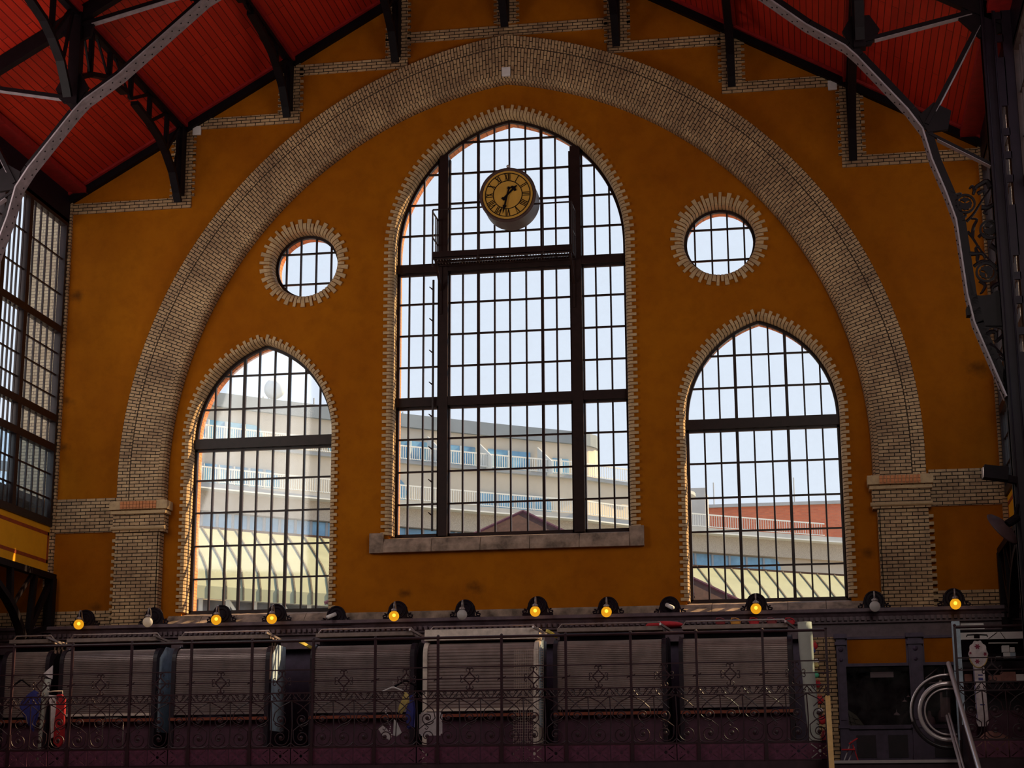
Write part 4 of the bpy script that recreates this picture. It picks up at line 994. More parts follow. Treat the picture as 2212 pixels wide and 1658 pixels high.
for xa, xb in ((8.2, 9.66), (9.98, 10.95)):
    q = MB(); q.box(xa, xb, SY - .02, SY + .05, 7.86, 8.5); q.build('ochre_panel', 'plaster', sf)
    q = MB(); q.box(xa, xb, SY - .06, SY + .06, 7.80, 7.87); q.box(xa, xa + .05, SY - .05, SY + .05, 7.86, 8.5); q.box(xb - .05, xb, SY - .05, SY + .05, 7.86, 8.5); q.box(xa, xb, SY - .05, SY + .05, 8.44, 8.5); q.build('panel_frame', 'shopwood', sf)
    q = MB(); q.box(xa, xb, SY - .10, SY + .06, 6.34, 6.43); q.build('shop_sill', 'shopwood', sf)
    q = MB(); q.box(xa, xb, SY - .01, SY, 6.43, 7.80); q.build('shop_glass', 'shop_glass', sf)
    q = MB(); q.box(xa, xb, SY - .04, SY + .08, GZ, 6.34); n = 2 if xb - xa > 1.2 else 1
    q.build('base_panel', 'shopwood', sf)
    for i in range(n):
        w = (xb - xa) / n; a = xa + i * w + .16; b = xa + (i + 1) * w - .12
        q = MB(); q.box(a, b, SY - .055, SY - .03, 5.68, 6.2); q.build('sunk_field', 'dark', sf)
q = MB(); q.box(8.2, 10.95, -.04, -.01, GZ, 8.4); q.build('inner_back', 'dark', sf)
mb = MB(); mb.box(7.44, 7.98, SY - .06, .02, GZ, 8.5)
trim(mb, 'brick', 'brick pier between the canvas roll and the shop front', 'pier')
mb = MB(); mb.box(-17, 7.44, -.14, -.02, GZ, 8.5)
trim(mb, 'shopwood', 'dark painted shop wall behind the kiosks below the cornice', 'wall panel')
# goods and modelled reflections in the shop window
x, z = xz(1905, 1457, -.4)
q = MB(); q.box(x - .27, x + .27, -.41, -.40, z - .06, z + .07); s_ = q.build('window_notice', 'white'); tag(s_, 'wide white notice strip hanging at the top of the shop window', 'notice')
for i, (px, py, r, lb) in enumerate(((1962, 1503, .045, 'smallest and highest white modelled reflection in the shop window'), (1954, 1513, .06, 'middle white modelled reflection in the shop window'), (1937, 1541, .085, 'largest and lowest white modelled reflection in the shop window'))):
    x, z = xz(px, py, -.42)  # reflections in the pane modelled as small solid white bells
    q = MB(); q.lathe([(r, 0), (r * .85, r * .35), (r * .3, r * .7), (r * .12, r * .8), (.004, r * 1.6)], (x, -.42, z - r * .4), 'Z', 14); tag(q.build('modelled_reflection', 'white', None, True), lb, 'lamp', 'white modelled reflections in the shop window')
x0, z0 = xz(1830, 1568, -.5); x1, z1 = xz(1868, 1568, -.5); zt = xz(1830, 1530, -.5)[1]
g = thing('reflection_patch', (x0, -.5, z0), 'yellow green painted reflection of a sunlit window in the lower left of the shop window', 'cloth')
q = MB(); q.plate([(x0, z0), (x1, z0), (x0 + (x1 - x0) * .55, z0 + (zt - z0) * .62), (x0, zt)], -.5, -.49); q.build('cloth', 'canopy', g)  # coloured plate stands for the reflection of a sunlit window
q = MB()
for t in (.3, .6): q.bar((x0, -.505, z0 + (zt - z0) * t), (x0 + (x1 - x0) * (1 - t * .7), -.505, z0 + (zt - z0) * (t - .25)), .012, .006)
q.bar((x0 + .1, -.505, z0), (x0 + .03, -.505, zt - .05), .012, .006); q.bar((x0 + .22, -.505, z0), (x0 + .12, -.505, zt - .14), .012, .006); q.build('seams', 'black', g)  # dark bars of the reflected window grid
for px, py, w, h, lb in ((2008, 1548, .13, .42, 'round shouldered white bust at the left of the narrow shop window'), (2036, 1535, .12, .50, 'tall pale bell shaped bust beside the escalator in the shop window')):
    x, z = xz(px, py, -.35)
    g = thing('display_bust', (x, -.35, z - h / 2), lb, 'display bust')
    q = MB(); q.lathe([(w, 0), (w * 1.02, h * .25), (w * .8, h * .45), (w * .35, h * .6), (w * .28, h * .8), (w * .1, h * .86)], (x, -.35, z - h / 2), 'Z', 18); q.build('body', 'whitecloth', g, True)
g = thing('folding_rack', (10.2, -.4, 7.3), 'white zigzag folding rack hanging in the narrow shop window', 'rack')
q = MB(); Pz = [xz(*p, -.4) for p in ((1998, 1465), (2028, 1440), (2040, 1441), (2040, 1466), (2030, 1455), (2005, 1475), (2030, 1472))]
for a, b in zip(Pz, Pz[1:]): q.bar((a[0], -.4, a[1]), (b[0], -.4, b[1]), .02, .02)
q.build('slats', 'whitecloth', g)

# canvas roll, hanging bags and the red step stool
q = MB(); a, b, c_, d_ = [xz(*p, -2.9) for p in ((1722, 1343), (1753, 1341), (1774, 1600), (1752, 1606))]
n = 14; rings = []
for i in range(n + 1):
    t = i / n; zfix = 1; xl = a[0] + (d_[0] - a[0]) * t ** 1.3; xr = b[0] + (c_[0] - b[0]) * t ** 1.2; z = a[1] + (GZ + .01 - a[1]) * t; w = (xr - xl) / 2; cx = (xl + xr) / 2
    rings.append([q.b.verts.new((cx + w * cos(u * pi / 8) * (1 + .05 * sin(3 * u + i)), -2.9 + .10 * sin(u * pi / 8), z)) for u in range(16)])
for A, B in zip(rings, rings[1:]):
    for k in range(16): q.b.faces.new((A[k], A[(k + 1) % 16], B[(k + 1) % 16], B[k]))
q.b.faces.new(rings[0]); q.b.faces.new(rings[-1][::-1])
tag(q.build('canvas_roll', 'canvas', None, True), 'tall pale grey canvas roll standing at the end of the kiosk row', 'canvas roll')
BAGS = [(1758, 1395, 'red', .09, .16, 'top red embroidered bag on the end of the kiosk row'), (1757, 1405, 'blue', .05, .10, 'small dark blue bag tucked behind the top red one'), (1764, 1428, 'whitecloth', .06, .07, 'small white bag above the yellow one'), (1763, 1437, 'yellow', .07, .09, 'yellow bag below the white one'), (1763, 1458, 'green', .07, .11, 'green bag in the middle of the hanging bags'),
        (1767, 1478, 'red', .07, .14, 'narrow red bag under the green one'), (1771, 1512, 'red', .09, .16, 'bright red bag level with the scroll frieze'), (1772, 1534, 'whitecloth', .07, .07, 'white bag below the bright red one'), (1776, 1555, 'red', .09, .18, 'second lowest red bag beside the gold rail'), (1782, 1590, 'maroon', .09, .26, 'lowest dark red bag beside the gold rail')]
for bi, (px, py, mt, w, h, lb) in enumerate(BAGS):
    by = -2.55 - (.15 if bi % 2 else 0)
    x, z = xz(px, py, by)
    g = thing('hanging_bag', (x, by, z - h / 2), lb, 'bag', 'bright cloth bags hanging at the end of the kiosks')
    q = MB(); q.sphere((x, by, z), .5, 12, (w * 2, .12, h * 1.1)); q.build('pouch', mt, g, True)
    q = MB(); q.tube([(x - w * .6, by, z + h * .3), (x - w * .3, by, z + h * .75), (x + w * .3, by, z + h * .75), (x + w * .6, by, z + h * .3)], .01, 5); q.build('strap', mt, g)
for px, mt, lb in ((1556, 'maroon', 'leftmost dark leather bag strap loop on the last kiosk roof'), (1589, 'orange', 'orange leather bag with strap loop on the last kiosk roof'), (1629, 'red', 'tall red bag with strap loops on the last kiosk roof'), (1667, 'maroon', 'dark red bag with strap loop on the last kiosk roof'), (1706, 'red', 'rightmost red and black bag on the last kiosk roof')):
    x, z = xz(px, 1341, -1.9)
    g = thing('handbag', (x, -1.9, z - .10), lb, 'handbag', 'handbags lying on the kiosk roof')
    q = MB(); q.box(x - .11, x + .11, -1.96, -1.84, z - .10, z + .02); bmesh.ops.bevel(q.b, geom=q.b.edges[:], offset=.03, segments=2, affect='EDGES'); q.build('body', mt, g)
    q = MB()
    for k in range(2): q.tube([(x - .12 + .02 * k, -1.93 + .05 * k, z - .02), (x - .09, -1.93 + .05 * k, z + .06 + .02 * k), (x, -1.93 + .05 * k, z + .075), (x + .08, -1.93 + .05 * k, z + .04), (x + .12 - .02 * k, -1.93 + .05 * k, z - .02)], .012, 6)
    q.build('strap', mt, g)
x, z = xz(1436, 1349, -1.7)
q = MB(); q.sphere((x, -1.75, 8.765), .5, 16, (.9, .5, .18)); tag(q.build('red_bundle', 'red', None, True), 'red cloth bundle lying between the last two kiosk roofs', 'bundle')
for px, py, lb in ((660, 1392, 'short yellow board in the gap right of the third kiosk'), (1192, 1368, 'short yellow board in the gap right of the cream kiosk')):
    x, z = xz(px, py, -2.3)
    q = MB(); q.bar((x - .1, -2.45, z + .06), (x + .1, -2.15, z - .06), .05, .07); tag(q.build('hanging_painted_board', 'paper'), lb, 'board')
st = thing('step_stool', (8.3, -3.6, GZ), 'small red folding step stool in front of the shop base', 'stool')
sx, _ = xz(1835, 1600, -3.6)
st.location.x = sx
for lb_, p0, p1 in (('leg', (1822, 1646), (1839, 1600)), ('leg', (1832, 1646), (1846, 1612)), ('leg', (1855, 1646), (1842, 1608))):
    q = MB(); a, b = at(*p0, -3.6), at(*p1, -3.6); off = .12 if p0[0] == 1832 else 0
    q.tube([a + Vector((0, off, 0)), b + Vector((0, off, 0))], .014, 6); q.build('leg', 'chrome' if p0[0] != 1855 else 'red', st)
q = MB(); a, b = at(1818, 1618, -3.6), at(1847, 1618, -3.6); q.box(a.x, b.x, -3.7, -3.4, a.z - .02, a.z + .01); q.build('lower_step', 'red', st)
q = MB(); a, b = at(1834, 1606, -3.6), at(1852, 1594, -3.6); q.bar(a, b, .22, .03); q.build('seat', 'red', st)

# ---------------------------------------------------------------- escalator at the gallery opening
esc = thing('escalator', (10.3, -5.6, GZ), 'steel and glass escalator end with looped handrail arriving at the gallery', 'escalator')
EY = -5.25
ecx, ecz, er = 10.16, xz(2000, 1537, EY)[1], .74
def loop(r, n=24): return [(10.32, EY, ecz + r)] + [(ecx - r * sin(t * pi / n), EY, ecz + r * cos(t * pi / n)) for t in range(n + 1)] + [(10.32, EY, ecz - r)]
q = MB(); q.tube(loop(er), .045, 8); q.build('handrail', 'rubber', esc, True)
q = MB(); q.tube([(x, y - .03, z) for x, y, z in loop(er + .02)][:16], .024, 8); q.build('handrail_edge', 'chrome', esc, True)
q = MB(); q.tube(loop(er - .16), .045, 8); q.build('newel_ring', 'chrome', esc, True)
q = MB(); q.tube(loop(er - .27), .018, 8); q.build('inner_ring', 'chrome', esc, True)
q = MB(); q.plate([(p[0], p[2]) for p in loop(er - .17)], EY + .04, EY + .052); q.build('glass_panel', 'shop_glass', esc)
q = MB(); q.box(10.02, 10.22, EY + .1, EY + .14, ecz - .1, ecz + .3); q.build('control_box', 'lampmetal', esc)
q = MB(); q.box(10.02, 10.07, EY + .06, EY + .09, ecz - .1, ecz + .72); q.build('glass_clamp', 'lampmetal', esc)
for nm, p, r, mt in (('outer_rail', (2049, 1432), .05, 'chrome'), ('inner_rail', (2045, 1545), .03, 'chrome'), ('inner_rail', (2050, 1540), .022, 'chrome')):
    a = at(*p, -5.18); L = 9.5
    q = MB(); q.tube([a, a + Vector((.14 * L / 3.8, -L, -L * .577))], r, 8); q.build(nm, mt, esc, True)
a = at(2045, 1545, -5.0)
q = MB(); q.platex([(-5.2, a.z - .2), (-14.5, a.z - .1 - 9.5 * .577), (-14.5, a.z - .9 - 9.5 * .577), (-5.2, a.z - .9)], 10.42, 10.52); q.build('side_skirt', 'dark', esc)
gr = thing('gold_handrail', (7.66, -5.0, GZ), 'gold coloured inclined balustrade rail at the left of the gallery opening', 'handrail')
a = at(1788, 1507, -5.12); L = 9.
q = MB(); q.bar(a, a + Vector((-.02, -L, -L * .577)), .105, .10); q.sphere(a, .05, 10, (1, .8, .8)); q.build('rail_cap', 'brass', gr)
for dx in (-.03, .03):
    q = MB(); q.bar(a + Vector((dx, 0, .05)), a + Vector((dx - .02, -L, .05 - L * .577)), .025, .02); q.build('bead', 'brass', gr)
q = MB(); q.platex([(-5.14, a.z - .05), (-14, a.z - .05 - 9 * .577), (-14, a.z - 1.2 - 9 * .577), (-5.14, a.z - 1.4)], 7.63, 7.69); q.build('balustrade_panel', 'dark', gr)
mb = MB(); mb.box(7.75, 10.4, -5.16, -5.08, 5.44, 5.50); trim(mb, 'chrome', 'thin metal nosing at the edge of the gallery opening', 'nosing')

# ---------------------------------------------------------------- cloth stall at the right edge
ty = -3.2
stl = thing('cloth_stall', (11.4, ty, GZ), 'open cloth stall with pale post and white fascia at the right edge', 'stall')
def bx(name, mat, x0, y0, x1, y1, Y=ty, d=.06):
    a, b = at(x0, y1, Y), at(x1, y0, Y); q = MB(); q.box(a.x, b.x, Y, Y + d, a.z, b.z); return q.build(name, mat, stl)
a, b = at(2055, 1342, ty), at(2072, 1342, ty)
q = MB(); q.box(a.x, b.x, ty - .1, ty + .08, GZ, a.z); q.build('corner_post', 'paleblue', stl)
bx('fascia', 'white', 2074, 1363, 2214, 1381); bx('shelf', 'dark', 2074, 1421, 2214, 1425, ty + .1, .5); bx('shelf', 'dark', 2074, 1471, 2214, 1475, ty + .1, .5)
q = MB(); q.box(a.x + .1, 12.2, ty + .9, ty + .95, GZ, 8.3); q.build('back', 'dark', stl)
q = MB(); q.box(a.x + .1, 12.2, ty + .05, ty + .9, GZ, 6.6); q.build('counter', 'counter', stl)
q = MB(); q.box(a.x + .1, 12.2, ty, ty + .9, 8.32, 8.36); q.build('top_board', 'iron_purple', stl)
p0, p1 = at(2136, 1387.5, ty), at(2200, 1387, ty); q = MB(); q.cyl(p0 + Vector((0, .1, 0)), p1 + Vector((0, .1, 0)), .014, 8); q.build('light_tube', 'white', stl)
q = MB()
for (xa, ya), (xb, yb) in (((2135, 1379), (2154, 1365)), ((2161, 1365), (2172, 1380))):
    A, B = at(xa, ya, ty - .004), at(xb, yb, ty - .004); q.bar(A, B, .012, .008, (0, 1, 0))
q.build('fascia_joint', 'black', stl)
a, b = at(2074, 1359, ty), at(2126, 1345, ty)
q = MB(); hol = []
for i in range(5):
    cx = a.x + (b.x - a.x) * (i + .5) / 5; cz = a.z + (b.z - a.z) * .35; hol.append([(cx + .035 * cos(t * pi / 6), cz + .03 * sin(t * pi / 6)) for t in range(12)])
q.plate([(a.x, a.z), (b.x, a.z), (b.x - .02, b.z), (a.x + .02, b.z)], ty - .02, ty, hol); tag(q.build('openwork_panel', 'white'), 'white openwork panel standing on top of the cloth stall', 'panel')
a = at(2118, 1372, ty - .35)
g = thing('garment_hanger', (a.x, a.y, a.z), 'black wide hanger carrying the embroidered cloth on the stall', 'hanger')
q = MB(); q.tube([at(2088, 1375, a.y), at(2089, 1371, a.y), at(2110, 1370, a.y), at(2132, 1371, a.y), at(2133, 1375, a.y)], .016, 6); q.bar(at(2110, 1370, a.y), at(2110, 1378, a.y), .12, .05); q.build('bar', 'black', g)
yc = a.y
cl = thing('hanging_embroidered_cloth', (a.x, yc, 5.9), 'oval white cloth with wine red flowers and a long runner hanging on the stall', 'cloth')
def P2(px, py): return xz(px, py, yc)
q = MB(); c0 = P2(2113, 1412); c1 = P2(2134, 1440); rx, rz = .20, abs(P2(2113, 1441)[1] - c0[1])
q.plate([(c0[0] + rx * (1 + .06 * cos(10 * t * pi / 24)) * cos(t * pi / 24), c0[1] + rz * (1 + .05 * cos(10 * t * pi / 24)) * sin(t * pi / 24)) for t in range(48)], yc - .01, yc + .01); q.build('oval_cloth', 'whitecloth', cl)
q = MB()
for px, py, r in ((2111, 1396, .05), (2128, 1412, .035), (2096, 1410, .025), (2111, 1428, .045)):
    cx, cz = P2(px, py); q.plate([(cx + r * (1 + .3 * cos(6 * t * pi / 15)) * cos(t * pi / 15), cz + r * (1 + .3 * cos(6 * t * pi / 15)) * sin(t * pi / 15)) for t in range(30)], yc - .016, yc - .01)
q.build('flowers', 'crest', cl)
q = MB(); q.tube([(c0[0] + rx * 1.0 * cos(t * pi / 16), yc - .012, c0[1] + rz * 1.0 * sin(t * pi / 16)) for t in range(17, 32)], .012, 5); q.build('gold_edge', 'goldthread', cl)
q = MB(); q.plate([P2(2102, 1436), P2(2126, 1436), P2(2136, 1560), P2(2132, 1568), P2(2114, 1568), P2(2110, 1560)], yc + .012, yc + .025); q.build('runner', 'whitecloth', cl)
q = MB(); q.plate([P2(2102.5, 1440), P2(2104, 1440), P2(2112, 1556), P2(2110.5, 1556)], yc + .006, yc + .012)
for py in (1456, 1463, 1466, 1520): q.plate([P2(2113 + (py - 1456) * .07, py), P2(2123 + (py - 1456) * .07, py), P2(2123 + (py - 1456) * .07, py + 2.5), P2(2113 + (py - 1456) * .07, py + 2.5)], yc + .006, yc + .012)
q.build('runner_embroidery', 'blue', cl)
for px0, py0, px1, py1, mt, lb in ((2165, 1393, 2180, 1408, 'white', 'upper left white carton in the small stack on the stall shelf'), (2182, 1397, 2192, 1408, 'white', 'upper right smaller white carton in the stack on the stall shelf'), (2169, 1408.5, 2182, 1421, 'white', 'lower left white carton in the stack on the stall shelf'), (2183, 1408.5, 2194, 1421, 'paleblue', 'lower right grey carton in the stack on the stall shelf'), (2151, 1417, 2162, 1421, 'white', 'flat white carton left of the stack on the stall shelf'),
                             (2136, 1457, 2162, 1471, 'card', 'left long brown carton on the lower stall shelf'), (2163, 1450, 2194, 1471, 'card', 'right taller brown carton on the lower stall shelf'), (2196, 1455, 2212, 1471, 'white', 'white carton at the right end of the lower stall shelf'), (2085, 1455, 2100, 1471, 'card', 'square carton left of the embroidered cloth on the lower stall shelf')):
    Y = ty + .12; a, b = at(px0, py1, Y), at(px1, py0, Y); q = MB(); q.box(a.x, b.x, Y, Y + .15, a.z, b.z); bmesh.ops.bevel(q.b, geom=q.b.edges[:], offset=.005, segments=1, affect='EDGES'); tag(q.build('carton', mt), lb, 'box', 'cartons on the stall shelves')
a = at(2150, 1588, -4.3)
q = MB(); q.sphere((a.x, -4.3, GZ + .28), .5, 20, (.86, .7, .64))
for v in q.b.verts: v.co += Vector((.03 * sin(9 * v.co.z + 5 * v.co.x), 0, .03 * sin(7 * v.co.x)))
tag(q.build('brown_sack', 'sack', None, True), 'big brown sack on the gallery floor behind the short railing', 'sack')

# ---------------------------------------------------------------- clothes and other things behind the railing
IY = -4.3
def pz(px, py): return xz(px, py, IY)
def hanger(px, py, w, h, mt, lb, thick=.014):
    IY = -4.3 if mt == 'white' else -4.16
    x, z = xz(px, py, IY); g = thing('clothes_hanger', (x, IY, z - h), lb, 'hanger', 'clothes hangers behind the railing')
    q = MB(); q.tube([(x, IY, z - .02), (x, IY, z + .05), (x + .02, IY, z + .08), (x + .01, IY, z + .11), (x - .02, IY, z + .10)], .007, 5); q.build('hook', 'lampmetal', g)
    q = MB(); q.tube([(x - w / 2, IY, z - h), (x - .03, IY, z - .02), (x + .03, IY, z - .02), (x + w / 2, IY, z - h)], [thick, thick * 1.2, thick * 1.2, thick], 6)
    if mt == 'white': q.tube([(x - w / 2, IY, z - h), (x + w / 2, IY, z - h)], thick, 6)
    for s in (-1, 1): q.sphere((x + s * w / 2, IY, z - h), thick * 1.6, 8)
    q.build('shoulders', mt, g); return g
hanger(849, 1482, .55, .12, 'white', 'white hanger in front of the fourth kiosk'); hanger(876, 1468, .46, .13, 'black', 'black hanger right of the white one', .02); hanger(47, 1467, .42, .15, 'black', 'black hanger in front of the leftmost kiosk', .02)
def blob(name, pts, mt, lb, cat, Y=IY, th=.10, n=3):
    P_ = [xz(px, py, Y) for px, py in pts]; q = MB(); q.plate(P_, Y - th / 2, Y + th / 2)
    bmesh.ops.bevel(q.b, geom=[e for e in q.b.edges if abs(e.verts[0].co.y - e.verts[1].co.y) < 1e-6 and len(e.link_faces) == 2 and e.calc_face_angle(0) > .5], offset=th * .3, segments=2, affect='EDGES')
    return tag(q.build(name, mt, None, False), lb, cat)
blob('hanging_blue_bag', [(52, 1508), (62, 1498), (74, 1490), (82, 1494), (88, 1508), (86, 1530), (80, 1556), (72, 1580), (62, 1566), (48, 1540), (42, 1522)], 'blue', 'crumpled dark blue bag hanging on the railing at the left', 'bag')
g = thing('white_cloth_roll', (pz(108, 1620)[0], IY + .15, GZ), 'long white rolled cloth with folded tip standing near the leftmost kiosk', 'cloth')
q = MB(); q.plate([xz(*p, IY + .15) for p in ((94, 1455), (114, 1437), (113, 1466), (106, 1463))], IY + .13, IY + .17); q.build('folded_tip', 'whitecloth', g)
q = MB(); q.tube([at(104, 1466, IY + .15), at(97, 1500, IY + .15), at(91, 1550, IY + .15), at(86, 1600, IY + .15), Vector((at(84, 1618, IY + .15).x, IY + .15, GZ))], [.08, .09, .06, .04, .06], 10); q.build('roll', 'canvas', g, True)
g = thing('hanging_garment', (pz(122, 1600)[0], IY, pz(122, 1620)[1]), 'red and white garment hanging left of the second kiosk', 'garment')
q = MB(); q.plate([pz(*p) for p in ((106, 1500), (124, 1502), (122, 1540), (118, 1590), (111, 1594), (110, 1540))], IY - .03, IY + .03); q.build('white_side', 'whitecloth', g)
q = MB(); q.plate([pz(*p) for p in ((124, 1500), (134, 1499), (141, 1508), (139, 1560), (138, 1600), (128, 1614), (117, 1604), (119, 1560), (123, 1530))], IY - .05, IY + .05); q.build('red_side', 'red', g)
q = MB(); q.tube([at(103, 1494, IY), at(118, 1492, IY), at(135, 1492, IY), at(135, 1498, IY)], .014, 6); q.build('hanger_bar', 'cream', g)
blob('hanging_cloth', [(874, 1492), (883, 1500), (884, 1516), (876, 1528), (868, 1541), (860, 1538), (862, 1524), (868, 1512)], 'yellow', 'pale yellow cloth hanging below the black hanger', 'cloth', IY - .12)
blob('hanging_paper_sheet', [(851, 1552), (858, 1560), (868, 1582), (857, 1590), (849, 1588)], 'white', 'white paper sheet right of the bead string', 'paper', th=.03)
blob('hanging_scarf', [(816, 1572), (828, 1565), (836, 1574), (846, 1590), (843, 1600), (826, 1588)], 'whitecloth', 'white scarf left of the bead string', 'cloth', th=.04)
blob('hanging_coat', [(884, 1502), (893, 1500), (897, 1530), (895, 1570), (880, 1575), (876, 1545)], 'blue', 'dark blue coat behind the yellow cloth', 'coat', IY + .2)
g = thing('hanging_bead_string', (pz(840, 1590)[0], IY, pz(840, 1590)[1]), 'hanging string of pale pink beads between white scarf and paper', 'beads')
q = MB()
for i in range(16):
    t = i / 15; px = 832 + 13 * t + 2 * sin(i * 1.3); p = at(px, 1522 + 64 * t, IY - .03); q.sphere(p, .016, 6)
q.build('beads', 'whitecloth', g)
x0, z0 = pz(903, 1588); x1, z1 = pz(953, 1537)
q = MB(); q.box(x0, x1, IY + .1, IY + .15, z0, z1); bmesh.ops.bevel(q.b, geom=[e for e in q.b.edges if abs(e.verts[0].co.y - e.verts[1].co.y) > .01], offset=.04, segments=3, affect='EDGES'); tag(q.build('hanging_board', 'whitecloth'), 'square white board behind the railing at the cream kiosk', 'board')
gy = -3.2; x0, z0 = xz(1110, 1605, gy); x1, z1 = xz(1172, 1400, gy)
g = thing('wire_grid', (x0, gy, GZ), 'cream wire grid panel leaning before the right end of the cream kiosk', 'wire grid')
q = MB(); n = 13
for i in range(n + 1): x = x0 + (x1 - x0) * i / n; q.cyl((x, gy - .05, GZ), (x, gy + .12, z1), .0045, 5)
q.build('upright_wires', 'mesh_wire', g)
q = MB(); m = 44
for i in range(m + 1): t = i / m; z = GZ + (z1 - GZ) * t; q.cyl((x0, gy - .05 + .17 * t, z), (x1, gy - .05 + .17 * t, z), .0045, 5)
q.build('cross_wires', 'mesh_wire', g)
q = MB(); x = x0 + (x1 - x0) * .7; q.bar((x, gy - .05, GZ), (x, gy + .12, z1), .05, .02); q.build('stiffener', 'cream', g)
g = thing('tube_rack', (pz(244, 1597)[0], IY, GZ), 'bent chrome tube rack in front of the second kiosk', 'rack')
q = MB(); q.tube([Vector((at(221, 1610, IY).x, IY, GZ)), at(222, 1560, IY), at(227, 1551, IY), at(260, 1551, IY), at(266, 1560, IY), Vector((at(265, 1610, IY).x, IY, GZ))], .016, 8); q.build('tube', 'lampmetal', g, True)

# ---------------------------------------------------------------- outside: hotel, brick house, roofs
HY0 = 82.0
REL = [(250, .97), (350, .985), (430, 1.0), (560, 1.025), (720, 1.055), (850, 1.077), (1105, 1.126), (1260, 1.155), (1340, 1.178), (1490, 1.218), (1800, 1.285), (1950, 1.315)]
def rel(px):
    for (a, ra), (b, rb) in zip(REL, REL[1:]):
        if px <= b: return ra + (rb - ra) * (px - a) / (b - a)
    return REL[-1][1]
def plan(px, k=1.0):
    Y = -44 + 126.0 * rel(px) * k; p = at(px, 1000, Y); q = at(px, 1750, Y); return p.x + (q.x - p.x) * .9, Y
def zl(h): return at(430, 1758 - h, -44 + 126).z
def strip(mb, pxs, h0, h1, k, th=.4, round_l=False, round_r=False):
    P_ = [plan(p, k) for p in pxs]; n = len(P_); z0, z1 = zl(h0), zl(h1); hz = (z1 - z0) / 2
    F, Bk = [], []
    L = [0]
    for a, b in zip(P_, P_[1:]): L.append(L[-1] + math.hypot(b[0] - a[0], b[1] - a[1]))
    for i, (x, y) in enumerate(P_):
        a0, a1 = z0, z1
        for on_, dd in ((round_l, L[i]), (round_r, L[-1] - L[i])):
            if on_ and dd < hz:
                c = hz - sqrt(max(0, hz * hz - (hz - dd) ** 2)); a0, a1 = z0 + c, z1 - c
        F.append((mb.b.verts.new((x, y, a0)), mb.b.verts.new((x, y, a1)))); Bk.append((mb.b.verts.new((x, y + th, a0)), mb.b.verts.new((x, y + th, a1))))
    for i in range(n - 1):
        mb.b.faces.new((F[i][0], F[i + 1][0], F[i + 1][1], F[i][1])); mb.b.faces.new((Bk[i][0], Bk[i][1], Bk[i + 1][1], Bk[i + 1][0]))
        mb.b.faces.new((F[i][1], F[i + 1][1], Bk[i + 1][1], Bk[i][1])); mb.b.faces.new((F[i][0], Bk[i][0], Bk[i + 1][0], F[i + 1][0]))
    mb.b.faces.new((F[0][0], F[0][1], Bk[0][1], Bk[0][0])); mb.b.faces.new((F[-1][0], Bk[-1][0], Bk[-1][1], F[-1][1]))
def rng(a, b, st=12):
    n = max(2, int((b - a) / st)); return [a + (b - a) * i / n for i in range(n + 1)]
hx, hy = plan(800)
hotel = thing('hotel_building', (hx, hy, 0), 'curved beige hotel with ribbon windows and terraces outside the windows', 'building')
KU, KM, KL_ = 1.02, 1.01, 1.0
def endcap(px, k, h0, h1, r):      # rounded free end of a tier
    x, y = plan(px, k); return [(x, y), (x, y)]
def tier(name, mat, px1, h0, h1, k, rr=3.2):
    P_ = [plan(p, k) for p in rng(250, px1, 20)]
    x, y = P_[-1]; dx, dy = P_[-1][0] - P_[-2][0], P_[-1][1] - P_[-2][1]; a0 = atan2(dy, dx)
    cx, cy = x - sin(a0) * rr * -1 * -1, y + cos(a0) * rr
    for i in range(1, 9):
        t = i / 8 * pi * .75; P_.append((cx + rr * sin(a0 + t) , cy - rr * cos(a0 + t)))
    P_.append((P_[-1][0] - 20, P_[-1][1] + 14))
    q = MB(); F = [(q.b.verts.new((x, y, zl(h0))), q.b.verts.new((x, y, zl(h1)))) for x, y in P_]
    bx0, by0 = P_[0]; F.append((q.b.verts.new((bx0, by0 + 30, zl(h0))), q.b.verts.new((bx0, by0 + 30, zl(h1)))))
    n = len(F)
    for i in range(n): q.b.faces.new((F[i][0], F[(i + 1) % n][0], F[(i + 1) % n][1], F[i][1]))
    q.b.faces.new([f[1] for f in F]); q.b.faces.new([f[0] for f in F][::-1])
    return q.build(name, mat, hotel)
tier('upper_wall', 'beige', 1262, 806, 912, KU); tier('roof_edge', 'zinc', 1268, 896, 926, KU * .997)
tier('middle_wall', 'beige', 1480, 700, 806, KM); tier('upper_terrace_slab', 'slab', 1490, 804, 812, KM * .996)
tier('lower_wall', 'ribbed', 1860, 655, 702, KL_, 2); tier('lower_terrace_slab', 'slab', 1865, 700, 713, KL_ * .996, 2); tier('terrace_gutter', 'hwhite', 1865, 697, 700, KL_ * .992, 2)
tier('window_storey', 'beige', 1860, 400, 656, KL_ * 1.006, 2)
